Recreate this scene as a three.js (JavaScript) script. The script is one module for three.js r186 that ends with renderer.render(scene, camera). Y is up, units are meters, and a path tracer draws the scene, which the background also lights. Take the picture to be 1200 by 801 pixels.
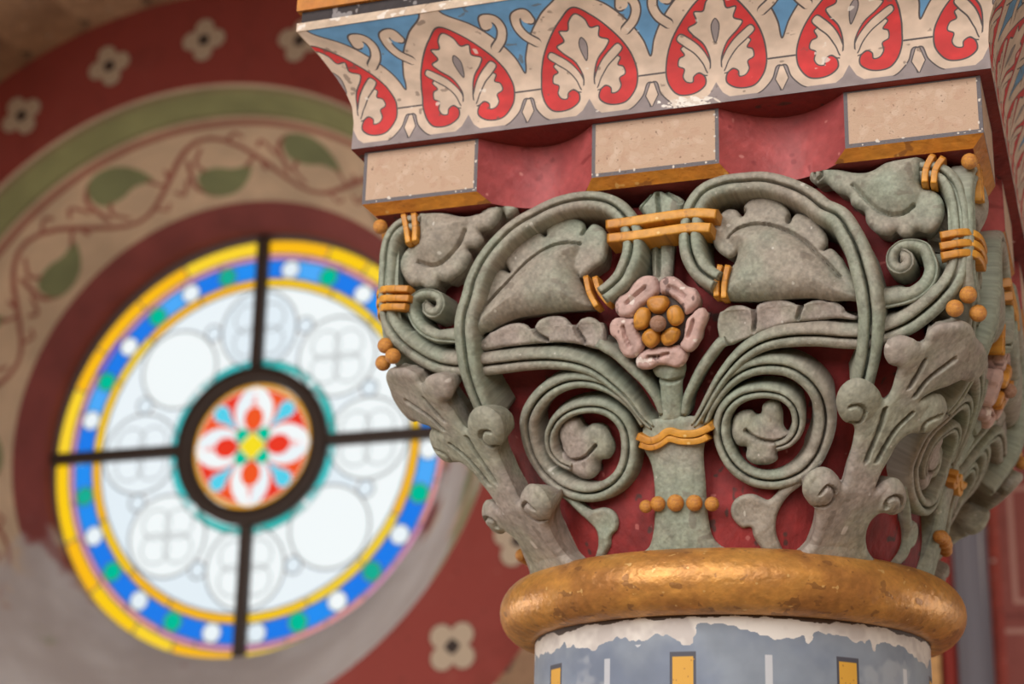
import * as THREE from 'three';
import { mergeGeometries } from 'three/addons/utils/BufferGeometryUtils.js';
import { RectAreaLightUniformsLib } from 'three/addons/lights/RectAreaLightUniformsLib.js';

// ------------------------------------------------------------------ camera, sky, light, exposure
const V3 = THREE.Vector3;
const scene = new THREE.Scene();
const CAM = new V3(0.4587, -0.33395, 2.07049), FOCAL = 2064.38, YAW = -0.345731, PITCH = 0.323176, ROLL = 0.028367;
const fwd = new V3(Math.sin(YAW) * Math.cos(PITCH), Math.sin(PITCH), -Math.cos(YAW) * Math.cos(PITCH));
const rt0 = new V3(Math.cos(YAW), 0, Math.sin(YAW)), up0 = new V3().crossVectors(rt0, fwd);
const camR = rt0.clone().multiplyScalar(Math.cos(ROLL)).addScaledVector(up0, Math.sin(ROLL));
const camU = up0.clone().multiplyScalar(Math.cos(ROLL)).addScaledVector(rt0, -Math.sin(ROLL));
const camera = new THREE.PerspectiveCamera(2 * Math.atan(400.5 / FOCAL) * 180 / Math.PI, 1200 / 801, 0.05, 60);
camera.position.copy(CAM);
camera.quaternion.setFromRotationMatrix(new THREE.Matrix4().makeBasis(camR, camU, fwd.clone().negate()));
camera.focus = 1.8; camera.userData.fStop = 4.8;
scene.background = new THREE.Color().setRGB(1.16, 1.2, 1.22);
scene.backgroundIntensity = 1.0;

const renderer = new THREE.WebGLRenderer({ antialias: true });
renderer.toneMapping = THREE.LinearToneMapping;
renderer.toneMappingExposure = 0.85;
renderer.shadowMap.enabled = true;
RectAreaLightUniformsLib.init();
const FLOOR = -2.0, CEIL = 7.4, FRONT = 6.2, LEFT = -7.2, RIGHT = 4.2, BACK = -5.9;
// daylight windows out of the frame, the low side ones added to brighten the back wall: [wall, centre along the wall, centre height, width, height, intensity]
const DAY = [
  { wall: 'front', x: -2.6, y: 3.0, w: 3.0, h: 5.2, power: 9.5 },
  { wall: 'front', x: 1.7, y: 3.0, w: 2.2, h: 5.2, power: 6 },
  { wall: 'left', x: -1.7, y: -0.6, w: 2.2, h: 2.0, power: 8 },  // invented opening, put in to lift the lower wall and reveal
  { wall: 'right', x: -2.7, y: -0.6, w: 2.2, h: 2.2, power: 3.5 },  // unseen window added to light the back wall from lower right
];

// ------------------------------------------------------------------ helpers
let seed = 7;
const rnd = () => (seed = (seed * 16807) % 2147483647) / 2147483647;
const lerp = (a, b, t) => a + (b - a) * t, clamp = (x, a = 0, b = 1) => Math.min(b, Math.max(a, x));
const sstep = (a, b, x) => { const t = clamp((x - a) / (b - a)); return t * t * (3 - 2 * t); };
function table(rows) { return (x) => { if (x <= rows[0][0]) return rows[0][1]; for (let i = 1; i < rows.length; i++) if (x <= rows[i][0]) return lerp(rows[i - 1][1], rows[i][1], (x - rows[i - 1][0]) / (rows[i][0] - rows[i - 1][0])); return rows[rows.length - 1][1]; }; }
const names = {};
const numbered = (n) => { const k = names[n] = (names[n] ?? -1) + 1; return k ? `${n}_${String(k).padStart(3, '0')}` : n; };
function tag(o, label, category, group, kind) { Object.assign(o.userData, { label }); if (category) o.userData.category = category; if (group) o.userData.group = group; if (kind) o.userData.kind = kind; return o; }
function mesh(name, geo, mat, parent = scene) { const m = new THREE.Mesh(geo, mat); m.name = parent === scene ? numbered(name) : name; m.castShadow = m.receiveShadow = true; parent.add(m); return m; }
function struct(name, geo, mat, label) { const m = mesh(name, geo, mat); m.userData.kind = 'structure'; if (label) m.userData.label = label; return m; }
function group(name, label, category) { const g = new THREE.Group(); g.name = numbered(name); scene.add(g); return tag(g, label, category); }

// tileable value noise
function makeNoise(s0) {
  let s = s0; const r = () => (s = (s * 16807) % 2147483647) / 2147483647; for (let i = 0; i < 10; i++) r();
  const N = 64, g = Float32Array.from({ length: N * N }, r);
  const at = (x, y, p) => g[(((y % p) + p) % p % N) * N + (((x % p) + p) % p % N)];
  const val = (x, y, p) => { const i = Math.floor(x), j = Math.floor(y), a = x - i, b = y - j, u = a * a * (3 - 2 * a), v = b * b * (3 - 2 * b); return lerp(lerp(at(i, j, p), at(i + 1, j, p), u), lerp(at(i, j + 1, p), at(i + 1, j + 1, p), u), v); };
  return (u, v, base, oct) => { let a = 0, w = 0.5, t = 0, p = base; for (let k = 0; k < oct; k++) { a += w * val(u * p, v * p, p); t += w; w *= 0.55; p *= 2; } return a / t; };
}
const noiseA = makeNoise(11), noiseB = makeNoise(97), noiseC = makeNoise(351);
function dataTex(n, fn, srgb, rep = 1) {
  const d = new Uint8Array(n * n * 4);
  for (let j = 0; j < n; j++) for (let i = 0; i < n; i++) { const c = fn(i / n, j / n), k = (j * n + i) * 4; d[k] = clamp(c[0], 0, 255); d[k + 1] = clamp(c[1], 0, 255); d[k + 2] = clamp(c[2], 0, 255); d[k + 3] = 255; }
  const t = new THREE.DataTexture(d, n, n); t.wrapS = t.wrapT = THREE.RepeatWrapping; t.magFilter = THREE.LinearFilter; t.repeat.set(rep, rep); if (srgb) t.colorSpace = THREE.SRGBColorSpace; t.needsUpdate = true; return t;
}
const mix3 = (a, b, t) => [lerp(a[0], b[0], t), lerp(a[1], b[1], t), lerp(a[2], b[2], t)];
// paint over stone: base colours, mottling, specks of loss and dirt
function paintTex(c1, c2, o = {}) {
  const { rep = 3, n = rep < 1.2 ? 256 : 512, base = 5, dirt = [60, 50, 45], chip = [215, 205, 195], dirtAt = 0.74, chipAt = 0.8, dirtK = 0.7, grain = 0.22 } = o;
  return dataTex(n, (u, v) => {
    let c = mix3(c1, c2, sstep(0.3, 0.7, noiseA(u, v, base, 5)));
    const f = grain > 0.3 ? 0.6 * (noiseB(u, v, 110, 2) - 0.5) + 0.4 * (noiseC(v, u, 34, 2) - 0.5) : noiseB(u, v, 40, 3) - 0.5; c = c.map((x) => x * (1 + grain * f));
    c = mix3(c, dirt, dirtK * sstep(dirtAt, dirtAt + 0.06, noiseC(u, v, 22, 3)));
    return mix3(c, chip, 0.85 * sstep(chipAt, chipAt + 0.04, noiseB(v, u, 26, 3)));
  }, true, rep);
}
const bumpTex = (rep, base = 30, oct = 4) => dataTex(512, (u, v) => { const h = 255 * noiseA(v, u, base, oct); return [h, h, h]; }, false, rep);
const bumpFine = bumpTex(4), bumpCoarse = bumpTex(1.4, 14, 5);
function mat(map, o = {}) { return new THREE.MeshStandardMaterial({ map, roughness: 0.8, bumpMap: bumpFine, bumpScale: 0.0012, side: THREE.DoubleSide, ...o }); }
const flat = (hex, o = {}) => new THREE.MeshStandardMaterial({ color: hex, roughness: 0.8, side: THREE.DoubleSide, ...o });

const M = {
  stone: mat(paintTex([150, 141, 129], [140, 148, 132], { rep: 3, dirt: [108, 98, 88], chip: [196, 192, 182], base: 4, chipAt: 0.83, dirtK: 0.4, n: 1024, grain: 0.4 }), { bumpScale: 0.0016, roughness: 0.72 }),
  stoneWarm: mat(paintTex([154, 142, 134], [146, 146, 130], { rep: 3.4, dirt: [104, 92, 82], chip: [196, 188, 180], base: 5, chipAt: 0.82, dirtK: 0.4, n: 1024, grain: 0.4 }), { bumpScale: 0.0012, roughness: 0.75 }),
  petal: mat(paintTex([200, 168, 160], [176, 148, 141], { rep: 4, dirt: [95, 75, 72], chip: [226, 214, 206], chipAt: 0.74 }), { bumpScale: 0.002 }),
  gold: mat(paintTex([208, 148, 56], [186, 124, 46], { rep: 4, dirt: [140, 92, 40], dirtK: 0.4, chip: [232, 196, 130], chipAt: 0.82 }), { roughness: 0.5, bumpScale: 0.001 }),
  bead: mat(paintTex([212, 148, 62], [190, 122, 60], { rep: 3, dirt: [140, 84, 50], dirtK: 0.4 }), { roughness: 0.42, bumpScale: 0.0004 }),
  red: mat(paintTex([140, 40, 40], [112, 30, 32], { rep: 2.5, chip: [170, 95, 90] }), { roughness: 0.75 }),
  rose: mat(paintTex([168, 78, 78], [152, 66, 68], { rep: 2.5, dirt: [130, 50, 52], chip: [200, 130, 124], chipAt: 0.84 }), { roughness: 0.6 }),
  soffit: mat(paintTex([138, 52, 46], [116, 40, 38], { rep: 2 })),
  ochre: mat(paintTex([196, 128, 40], [178, 108, 34], { rep: 2.5, dirt: [130, 80, 34], chip: [206, 160, 92] }), { roughness: 0.6 }),
  ring: mat(paintTex([206, 148, 76], [172, 118, 64], { rep: 4, base: 6, dirt: [124, 84, 52], dirtAt: 0.7, dirtK: 0.5, chip: [222, 180, 116], chipAt: 0.8, n: 1024 }), { roughness: 0.4, metalness: 0.35, bumpScale: 0.001 }),
};

// ------------------------------------------------------------------ carved surfaces
const rayDir = (px, py) => fwd.clone().addScaledVector(camR, (px - 600) / FOCAL).addScaledVector(camU, -(py - 400.5) / FOCAL).normalize();
const zoneA = table([[0.05, 0.232], [0.11, 0.25], [0.16, 0.262], [0.19, 0.272], [0.23, 0.295], [0.27, 0.318], [0.30, 0.331], [0.35, 0.337], [0.47, 0.337]]);
const zoneM = table([[0.05, 2.0], [0.11, 2.5], [0.16, 3.2], [0.2, 4.2], [0.25, 9], [0.3, 22], [0.47, 34]]);
class Surf {      // a carved surface as a height field z(x, y) in a vertical plane turned by `ang` about the column's axis
  constructor(ang, zf) { this.N = new V3(Math.sin(ang), 0, Math.cos(ang)); this.T = new V3(Math.cos(ang), 0, -Math.sin(ang)); this.zf = zf; }
  pos(x, y) { return new V3().addScaledVector(this.T, x).addScaledVector(this.N, this.zf(x, y)).setY(y); }
  nor(x, y) { const e = 0.002; if (this.most) { const m = this.most(y) * 0.96; x = clamp(x, -m, m); } const a = this.pos(x + e, y).sub(this.pos(x - e, y)), b = this.pos(x, y + e).sub(this.pos(x, y - e)); return a.cross(b).normalize(); }
  hit(px, py, lift = 0) {   // where the line of sight through a pixel meets the surface
    const d = rayDir(px, py), f = (t) => { const p = CAM.clone().addScaledVector(d, t); return p.dot(this.N) - this.zf(p.dot(this.T), p.y) - lift; };
    let a = 1.2, b = 1.2, low = 1e9, at = 1.2; for (; b < 2.6 && f(b) > 0; b += 0.004) { a = b; if (f(b) < low) { low = f(b); at = b; } }
    if (b >= 2.6) a = b = at;   // passes just outside the edge: take the nearest point
    for (let k = 0; k < 24; k++) { const c = (a + b) / 2; if (f(c) > 0) a = c; else b = c; }
    const p = CAM.clone().addScaledVector(d, (a + b) / 2), x = p.dot(this.T), m = this.most ? this.most(p.y) : 9; return [clamp(x, -m, m), p.y];
  }
}
const face = new Surf(0, (x, y) => { const A = zoneA(y), m = zoneM(y), u = Math.abs(x) / A; return u < 0.999 ? A * Math.pow(1 - Math.pow(u, m), 1 / m) : A * 0.35 - (u - 0.999) * 2; });
face.most = (y) => 0.962 * zoneA(y);
const cornerProf = table([[0.05, 0.256], [0.066, 0.267], [0.114, 0.318], [0.155, 0.35], [0.208, 0.4], [0.25, 0.443], [0.27, 0.464], [0.285, 0.474], [0.33, 0.478]]);
const corner = new Surf(Math.PI / 4, (x, y) => cornerProf(y) - lerp(0.22, 0.62, sstep(0.06, 0.24, y)) * (Math.sqrt(x * x + 0.0009) - 0.03));

const smoothClosed = (pts, n = 6) => { const c = new THREE.CatmullRomCurve3(pts.map((p) => new V3(p[0], p[1], 0)), true, 'centripetal'); return c.getPoints(pts.length * n).slice(0, -1).map((p) => [p.x, p.y]); };
const smoothOpen = (pts, n = 8) => pts.length < 3 ? pts : new THREE.CatmullRomCurve3(pts.map((p) => new V3(p[0], p[1], 0)), false, 'centripetal').getPoints(pts.length * n).map((p) => [p.x, p.y]);
function segDist(x, y, a, b) { const dx = b[0] - a[0], dy = b[1] - a[1], t = clamp(((x - a[0]) * dx + (y - a[1]) * dy) / (dx * dx + dy * dy + 1e-12)); return Math.hypot(x - a[0] - dx * t, y - a[1] - dy * t); }
function polySDF(P) { return (x, y) => { let d = 1e9, ins = false; for (let i = 0, j = P.length - 1; i < P.length; j = i++) { const a = P[j], b = P[i]; const q = segDist(x, y, a, b); if (q < d) d = q; if ((a[1] > y) !== (b[1] > y) && x < (b[0] - a[0]) * (y - a[1]) / (b[1] - a[1]) + a[0]) ins = !ins; } return ins ? d : -d; }; }
const lineDist = (P) => (x, y) => { let d = 1e9; for (let i = 1; i < P.length; i++) d = Math.min(d, segDist(x, y, P[i - 1], P[i])); return d; };
function bounds(P, m = 0) { let a = [1e9, 1e9, -1e9, -1e9]; for (const p of P) a = [Math.min(a[0], p[0]), Math.min(a[1], p[1]), Math.max(a[2], p[0]), Math.max(a[3], p[1])]; return [a[0] - m, a[1] - m, a[2] + m, a[3] + m]; }
// triangles of the region where sdf > 0, with its border
function meshRegion([x0, y0, x1, y1], res, sdf) {
  const nx = Math.max(2, Math.ceil((x1 - x0) / res)), ny = Math.max(2, Math.ceil((y1 - y0) / res)), hx = (x1 - x0) / nx, hy = (y1 - y0) / ny, W = nx + 1;
  const val = new Float32Array(W * (ny + 1)); for (let j = 0; j <= ny; j++) for (let i = 0; i <= nx; i++) val[j * W + i] = sdf(x0 + i * hx, y0 + j * hy);
  const pts = [], idx = [], border = [], node = new Map(), edge = new Map();
  const nodeAt = (k) => { if (!node.has(k)) { node.set(k, pts.length); pts.push([x0 + (k % W) * hx, y0 + Math.floor(k / W) * hy]); } return node.get(k); };
  const cut = (a, b) => { const key = a < b ? a * 4194304 + b : b * 4194304 + a; if (!edge.has(key)) { const t = clamp(val[a] / (val[a] - val[b]), 0.02, 0.98); edge.set(key, pts.length); pts.push([x0 + lerp(a % W, b % W, t) * hx, y0 + lerp(Math.floor(a / W), Math.floor(b / W), t) * hy]); } return edge.get(key); };
  for (let j = 0; j < ny; j++) for (let i = 0; i < nx; i++) {
    const c = [j * W + i, j * W + i + 1, (j + 1) * W + i + 1, (j + 1) * W + i]; if (!c.some((k) => val[k] > 0)) continue;
    const poly = [];
    for (let k = 0; k < 4; k++) { const a = c[k], b = c[(k + 1) % 4], ia = val[a] > 0, ib = val[b] > 0; if (ia) poly.push([nodeAt(a), false]); if (ia !== ib) poly.push([cut(a, b), ia]); }
    for (let k = 1; k + 1 < poly.length; k++) idx.push(poly[0][0], poly[k][0], poly[k + 1][0]);
    for (let k = 0; k < poly.length; k++) { const a = poly[k], b = poly[(k + 1) % poly.length]; if (a[1] && b[0] >= 0 && !b[1] && edgeSet(edge, b[0])) border.push([a[0], b[0]]); }
  }
  return { pts, idx, border };
  function edgeSet() { return true; }
}
function geom(P, N, U, C, I) { const g = new THREE.BufferGeometry(); g.setAttribute('position', new THREE.Float32BufferAttribute(P, 3)); if (N) g.setAttribute('normal', new THREE.Float32BufferAttribute(N, 3)); if (U) g.setAttribute('uv', new THREE.Float32BufferAttribute(U, 2)); if (C) g.setAttribute('color', new THREE.Float32BufferAttribute(C, 3)); g.setIndex(I); if (!N) g.computeVertexNormals(); return g; }
const dome = (d, w) => d >= w ? 1 : d <= 0 ? 0 : Math.sqrt(1 - (1 - d / w) ** 2);
const swellUp = (d, w) => Math.sin(Math.PI / 2 * clamp(d / w));
// a carved piece: outline (in pixels), rounded rim, inner swellings, painted grooves, side walls down to the ground of the relief
function relief(surf, outline, o = {}) {
  const { H = 0.01, rw = 0.012, off = -0.01, depth = 0.04, res = 0.0014, bodies = [], grooves = [], xy = false, mirror = false, hfun = null, smooth = 6, under = 0.007, lift = off + 0.6 * H } = o;
  const conv = (P) => xy ? P : P.map((p) => surf.hit(p[0], p[1], lift));
  let half = conv(outline); if (mirror) half = half.concat(half.slice().reverse().map((p) => [-p[0], p[1]]));
  const poly = smoothClosed(half, smooth), sd = polySDF(poly);
  const B = bodies.map((b) => ({ ...b, f: b.circle ? null : polySDF(smoothClosed(conv(b.poly), 5)), c: b.circle ? conv([b.circle])[0] : null }));
  const G = grooves.flatMap((g) => { const L = smoothOpen(conv(g.pts)); const out = [{ ...g, f: lineDist(L) }]; if (mirror) out.push({ ...g, f: lineDist(L.map((p) => [-p[0], p[1]])) }); return out; });
  const hgt = (x, y, d) => {
    let h = H * dome(d, rw);
    for (const b of B) h += b.H * swellUp(b.f ? b.f(x, y) : b.r - Math.hypot(x - b.c[0], y - b.c[1]), b.rw);
    for (const g of G) h -= 2.2 * (g.d ?? 0.004) * Math.exp(-((g.f(x, y) / (0.85 * (g.w ?? 0.0022))) ** 4));
    return hfun ? h + hfun(x, y, d) : h;
  };
  const { pts, idx, border } = meshRegion(bounds(poly, res), res, sd);
  const P = [], U = [], I = idx.slice(), nn = [];
  for (const [x, y] of pts) {
    const d = Math.max(0, sd(x, y)), n = surf.nor(x, y), p = surf.pos(x, y).addScaledVector(n, off + hgt(x, y, d)); nn.push(n);
    P.push(p.x, Math.min(p.y, 0.4495), p.z); U.push(x, y);
  }
  const top = geom(P, null, U, null, I);
  const WP = [], WU = [], WI = [], map = new Map();
  const wv = (k) => { if (!map.has(k)) { map.set(k, WP.length / 3); const n = nn[k], x = P[3 * k], y = P[3 * k + 1], z = P[3 * k + 2]; const e = 0.0015, [qx, qy] = pts[k], gx = sd(qx + e, qy) - sd(qx - e, qy), gy = sd(qx, qy + e) - sd(qx, qy - e), gl = Math.hypot(gx, gy) + 1e-9, mv = surf.T.clone().multiplyScalar(gx / gl * under); mv.y = gy / gl * under; WP.push(x, y, z, x - n.x * depth + mv.x, Math.min(0.4495, y - n.y * depth + mv.y), z - n.z * depth + mv.z); WU.push(pts[k][0], pts[k][1], pts[k][0] + depth, pts[k][1]);  } return map.get(k); };
  for (const [a, b] of border) { const i = wv(a), j = wv(b); WI.push(i + 1, j + 1, j, i + 1, j, i); }
  return mergeGeometries([top, geom(WP, null, WU, null, WI)]);
}
const PROF = {   // [across, height]; height 1 = crest, 0 = shoulder, -9 = down to the ground
double: [[-1, -9], [-1, -0.1], [-0.97, 0.4], [-0.86, 0.78], [-0.6, 0.97], [-0.3, 1], [-0.12, 0.86], [-0.085, 0.1], [-0.07, -0.25], [0.07, -0.25], [0.085, 0.1], [0.12, 0.86], [0.3, 1], [0.6, 0.97], [0.86, 0.78], [0.97, 0.4], [1, -0.1], [1, -9]],
  tie: [[-1, -9], [-1, 0.3], [-0.93, 0.75], [-0.7, 0.97], [0, 1], [0.7, 0.97], [0.93, 0.75], [1, 0.3], [1, -9]],
  single: [[-1, -9], [-1, -0.2], [-0.92, 0.35], [-0.7, 0.78], [-0.35, 0.97], [0, 1], [0.35, 0.97], [0.7, 0.78], [0.92, 0.35], [1, -0.2], [1, -9]],
  edged: [[-1, -9], [-1, -0.2], [-0.9, 0.7], [-0.72, 0.95], [-0.6, 0.7], [-0.5, 0.7], [-0.35, 0.95], [0.1, 1], [0.6, 0.85], [0.92, 0.35], [1, -0.2], [1, -9]],
};
// a stem, tie or strand swept along a line of pixels
function sweep(surf, line, o = {}) {
  const { w = [13, 13], H = 0.012, off = -0.008, depth = 0.04, prof = 'double', step = 0.0035, xy = false, lift = off + 0.7 * H, flip = 1 } = o;
  const mpp = 1 / 1110;   // metres to a pixel on the face
  const path = xy ? line : line.map((p) => surf.hit(p[0], p[1], lift));
  const c = new THREE.CatmullRomCurve3(path.map((p) => new V3(p[0], p[1], 0)), false, 'centripetal'), L = c.getLength(), n = Math.max(4, Math.ceil(L / step));
  const pts = c.getSpacedPoints(n), wf = table(w.map((v, i) => Array.isArray(v) ? v : [i / (w.length - 1), v])), pr = PROF[prof];
  const P = [], U = [], I = [];
  pts.forEach((q, i) => {
    const a = pts[Math.max(0, i - 1)], b = pts[Math.min(n, i + 1)], pos = surf.pos(q.x, q.y), nor = surf.nor(q.x, q.y);
    const tan = surf.pos(b.x, b.y).sub(surf.pos(a.x, a.y)).normalize(), side = new V3().crossVectors(nor, tan).normalize(), hw = wf(i / n) * mpp;
    for (const [s, h] of pr) {
      const lift2 = h <= -9 ? -(typeof depth === 'function' ? depth(i / n) : depth) : h * H * Math.min(1, 0.4 + hw / 0.012);
      const p = pos.clone().addScaledVector(side, s * flip * hw).addScaledVector(nor, off + lift2);
      P.push(p.x, Math.min(p.y, 0.4495), p.z); U.push(i / n * L, s * hw + 0.3);
    }
  });
  const m = pr.length;
  for (let i = 0; i < n; i++) for (let j = 0; j + 1 < m; j++) { const a = i * m + j, b = a + m; I.push(a, a + 1, b, b, a + 1, b + 1); }
  for (const i of [0, n]) for (let j = 1; j + 1 < m; j++) i ? I.push(i * m, i * m + j, i * m + j + 1) : I.push(0, j + 1, j);
  if (flip > 0) for (let k = 0; k < I.length; k += 3) { const t = I[k + 1]; I[k + 1] = I[k + 2]; I[k + 2] = t; }
  return geom(P, null, U, null, I);
}
function bead(surf, px, py, rpx, lift = 0.006, xy = false) { const [x, y] = xy ? [px, py] : surf.hit(px, py, lift), r = rpx / 1110, p = surf.pos(x, y).addScaledVector(surf.nor(x, y), lift); const g = new THREE.SphereGeometry(r, 20, 14); g.translate(p.x, p.y, p.z); return g; }
const zc = (x0, y0, s) => (...a) => { const out = []; for (let i = 0; i < a.length; i += 2) out.push([x0 + a[i] / s, y0 + a[i + 1] / s]); return out; };
const pxs = zc(0, 0, 1);
const A1 = zc(425, 230, 6.675), A2 = zc(425, 330, 6.675), A3 = zc(540, 210, 5.34), A4 = zc(540, 330, 5.34), A5 = zc(690, 205, 6.675), A6 = zc(690, 310, 6.675);
const B1 = zc(790, 190, 5.34), B2 = zc(940, 170, 4.8545), B3 = zc(790, 320, 5.34), B4 = zc(960, 310, 4.8545), B5 = zc(600, 420, 5.34), B6 = zc(800, 410, 5.34), B7 = zc(600, 530, 5.34), B8 = zc(790, 530, 5.34), C3 = zc(960, 420, 6.675), C1 = zc(440, 420, 5.34);

// ------------------------------------------------------------------ the room
const PSI = 0.0459069, nW = new V3(Math.sin(PSI), 0, Math.cos(PSI)), tW = new V3(Math.cos(PSI), 0, -Math.sin(PSI));
const WALL_D = 6.2795, GLASS_D = 7.0, RG = 0.9908, RO = 1.4191, RA = 1.8754, DEEP = GLASS_D - WALL_D;
const WC = CAM.clone().addScaledVector(nW, -WALL_D).addScaledVector(tW, -3.39683); WC.y += 2.07541;   // centre of the rose on the wall's face
const onWall = (o) => { o.position.copy(WC); o.rotation.y = PSI; return o; };
const canvas = (w, h) => { const c = document.createElement('canvas'); c.width = w; c.height = h; return [c, c.getContext('2d')]; };
const canvasTex = (c) => { const t = new THREE.CanvasTexture(c); t.colorSpace = THREE.SRGBColorSpace; t.wrapS = t.wrapT = THREE.RepeatWrapping; return t; };
function speckle(g, w, h, n, cols, r0, r1) { for (let i = 0; i < n; i++) { g.fillStyle = cols[Math.floor(rnd() * cols.length)]; g.beginPath(); g.ellipse(rnd() * w, rnd() * h, lerp(r0, r1, rnd() ** 3), lerp(r0, r1, rnd() ** 3), rnd() * 3, 0, 7); g.fill(); } }
const metres = (geo, s = 1) => { const p = geo.attributes.position, n = geo.attributes.normal, u = []; for (let i = 0; i < p.count; i++) { const ax = Math.abs(n.getX(i)), ay = Math.abs(n.getY(i)), az = Math.abs(n.getZ(i)); u.push((ay > ax && ay > az ? p.getX(i) : ax > az ? p.getZ(i) : p.getX(i)) * s, (ay > ax && ay > az ? p.getZ(i) : p.getY(i)) * s); } geo.setAttribute('uv', new THREE.Float32BufferAttribute(u, 2)); return geo; };
const box = (x0, x1, y0, y1, z0, z1) => metres(new THREE.BoxGeometry(x1 - x0, y1 - y0, z1 - z0).translate((x0 + x1) / 2, (y0 + y1) / 2, (z0 + z1) / 2));
const MW = {
  plaster: mat(paintTex([176, 152, 122], [160, 134, 106], { rep: 0.6, chip: [190, 170, 144] }), { bumpMap: bumpCoarse, bumpScale: 0.004 }),
  pale: mat(paintTex([206, 192, 170], [190, 176, 154], { rep: 0.5 })),
  floor: mat(paintTex([186, 168, 144], [166, 148, 126], { rep: 0.5 })),
  vault: mat(paintTex([120, 92, 70], [104, 78, 60], { rep: 0.8 }), { bumpMap: bumpCoarse, bumpScale: 0.004 }),
};
struct('floor', box(LEFT - 0.4, RIGHT + 0.4, FLOOR - 0.3, FLOOR, BACK - 0.4, FRONT + 0.4), MW.floor, 'pale stone floor of the nave');
struct('ceiling', box(LEFT - 0.4, RIGHT + 0.4, CEIL, CEIL + 0.3, BACK - 0.4, FRONT + 0.4), MW.vault, 'brown ceiling of the nave');

{ // front and side walls with daylight windows; the low side windows are added light
  const pierced = (x0, x1, list) => { const s = new THREE.Shape([[x0, FLOOR], [x1, FLOOR], [x1, CEIL], [x0, CEIL]].map((p) => new THREE.Vector2(...p))); for (const d of list) s.holes.push(new THREE.Path([[d.x - d.w / 2, d.y - d.h / 2], [d.x - d.w / 2, d.y + d.h / 2], [d.x + d.w / 2, d.y + d.h / 2], [d.x + d.w / 2, d.y - d.h / 2]].map((p) => new THREE.Vector2(...p)))); return metres(new THREE.ExtrudeGeometry(s, { depth: 0.4, bevelEnabled: false })); };
  struct('wall_front', pierced(LEFT, RIGHT, DAY.filter((d) => d.wall === 'front')).translate(0, 0, FRONT), MW.pale, 'plastered wall pierced by tall daylight windows');
  struct('wall_left', pierced(BACK - 0.4, FRONT + 0.4, DAY.filter((d) => d.wall === 'left')).rotateY(-Math.PI / 2).translate(LEFT, 0, 0), MW.plaster, 'plastered side wall with a low window added for light');
  struct('wall_right', pierced(BACK - 0.4, FRONT + 0.4, DAY.filter((d) => d.wall === 'right')).rotateY(-Math.PI / 2).translate(RIGHT + 0.4, 0, 0), MW.plaster, 'plastered wall opposite with a low window added for light');
  DAY.forEach((d, i) => {
    const g = new THREE.Group(); g.name = `window_${i + 2}`; g.userData.kind = 'structure'; g.userData.label = d.wall === 'left' ? 'low window of pale glass in the side wall, added to light the back wall' : d.wall === 'right' ? 'low window of pale glass in the opposite wall, added to light the back wall' : 'tall daylight window of pale glass in the front wall'; scene.add(g);
    const fr = []; for (const x of [-d.w / 2 + 0.03, 0, d.w / 2 - 0.03]) fr.push(box(x - 0.03, x + 0.03, -d.h / 2, d.h / 2, 0, 0.05)); for (const y of [-d.h / 2 + 0.03, 0, d.h / 2 - 0.03]) fr.push(box(-d.w / 2, d.w / 2, y - 0.03, y + 0.03, 0.005, 0.045));
    mesh('frame', mergeGeometries(fr), flat(0x3a332c), g);
    mesh('pane', new THREE.BoxGeometry(d.w, d.h, 0.01).translate(0, 0, 0.06), new THREE.MeshStandardMaterial({ color: 0x99a2a8, emissive: 0xf4f8ff, emissiveIntensity: 1.0 }), g);
    const L = new THREE.RectAreaLight(new THREE.Color().setRGB(1, 0.97, 0.93), d.power, d.w, d.h); scene.add(L);
    if (d.wall === 'left') { g.position.set(LEFT - 0.1, d.y, d.x); g.rotation.y = -Math.PI / 2; L.position.set(LEFT + 0.03, d.y, d.x); L.lookAt(10, d.y, d.x); } else if (d.wall === 'right') { g.position.set(RIGHT + 0.1, d.y, d.x); g.rotation.y = Math.PI / 2; L.position.set(RIGHT - 0.03, d.y, d.x); L.lookAt(-10, d.y, d.x); } else { g.position.set(d.x, d.y, FRONT + 0.1); L.position.set(d.x, d.y, FRONT - 0.03); L.lookAt(d.x, d.y, -10); }
  });
}
{ // wall behind the rose, with its round opening
  const s = new THREE.Shape([[-5.2, FLOOR - WC.y], [7.8, FLOOR - WC.y], [7.8, CEIL - WC.y + 0.2], [-5.2, CEIL - WC.y + 0.2]].map((p) => new THREE.Vector2(...p)));
  const h = new THREE.Path(); h.absarc(0, 0, RA, 0, Math.PI * 2, true); s.holes.push(h);
  onWall(struct('wall_back', metres(new THREE.ExtrudeGeometry(s, { depth: DEEP + 0.3, bevelEnabled: false, curveSegments: 64 }).translate(0, 0, -DEEP - 0.3)), MW.plaster, 'tan stone wall around the rose window'));
}
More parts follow.
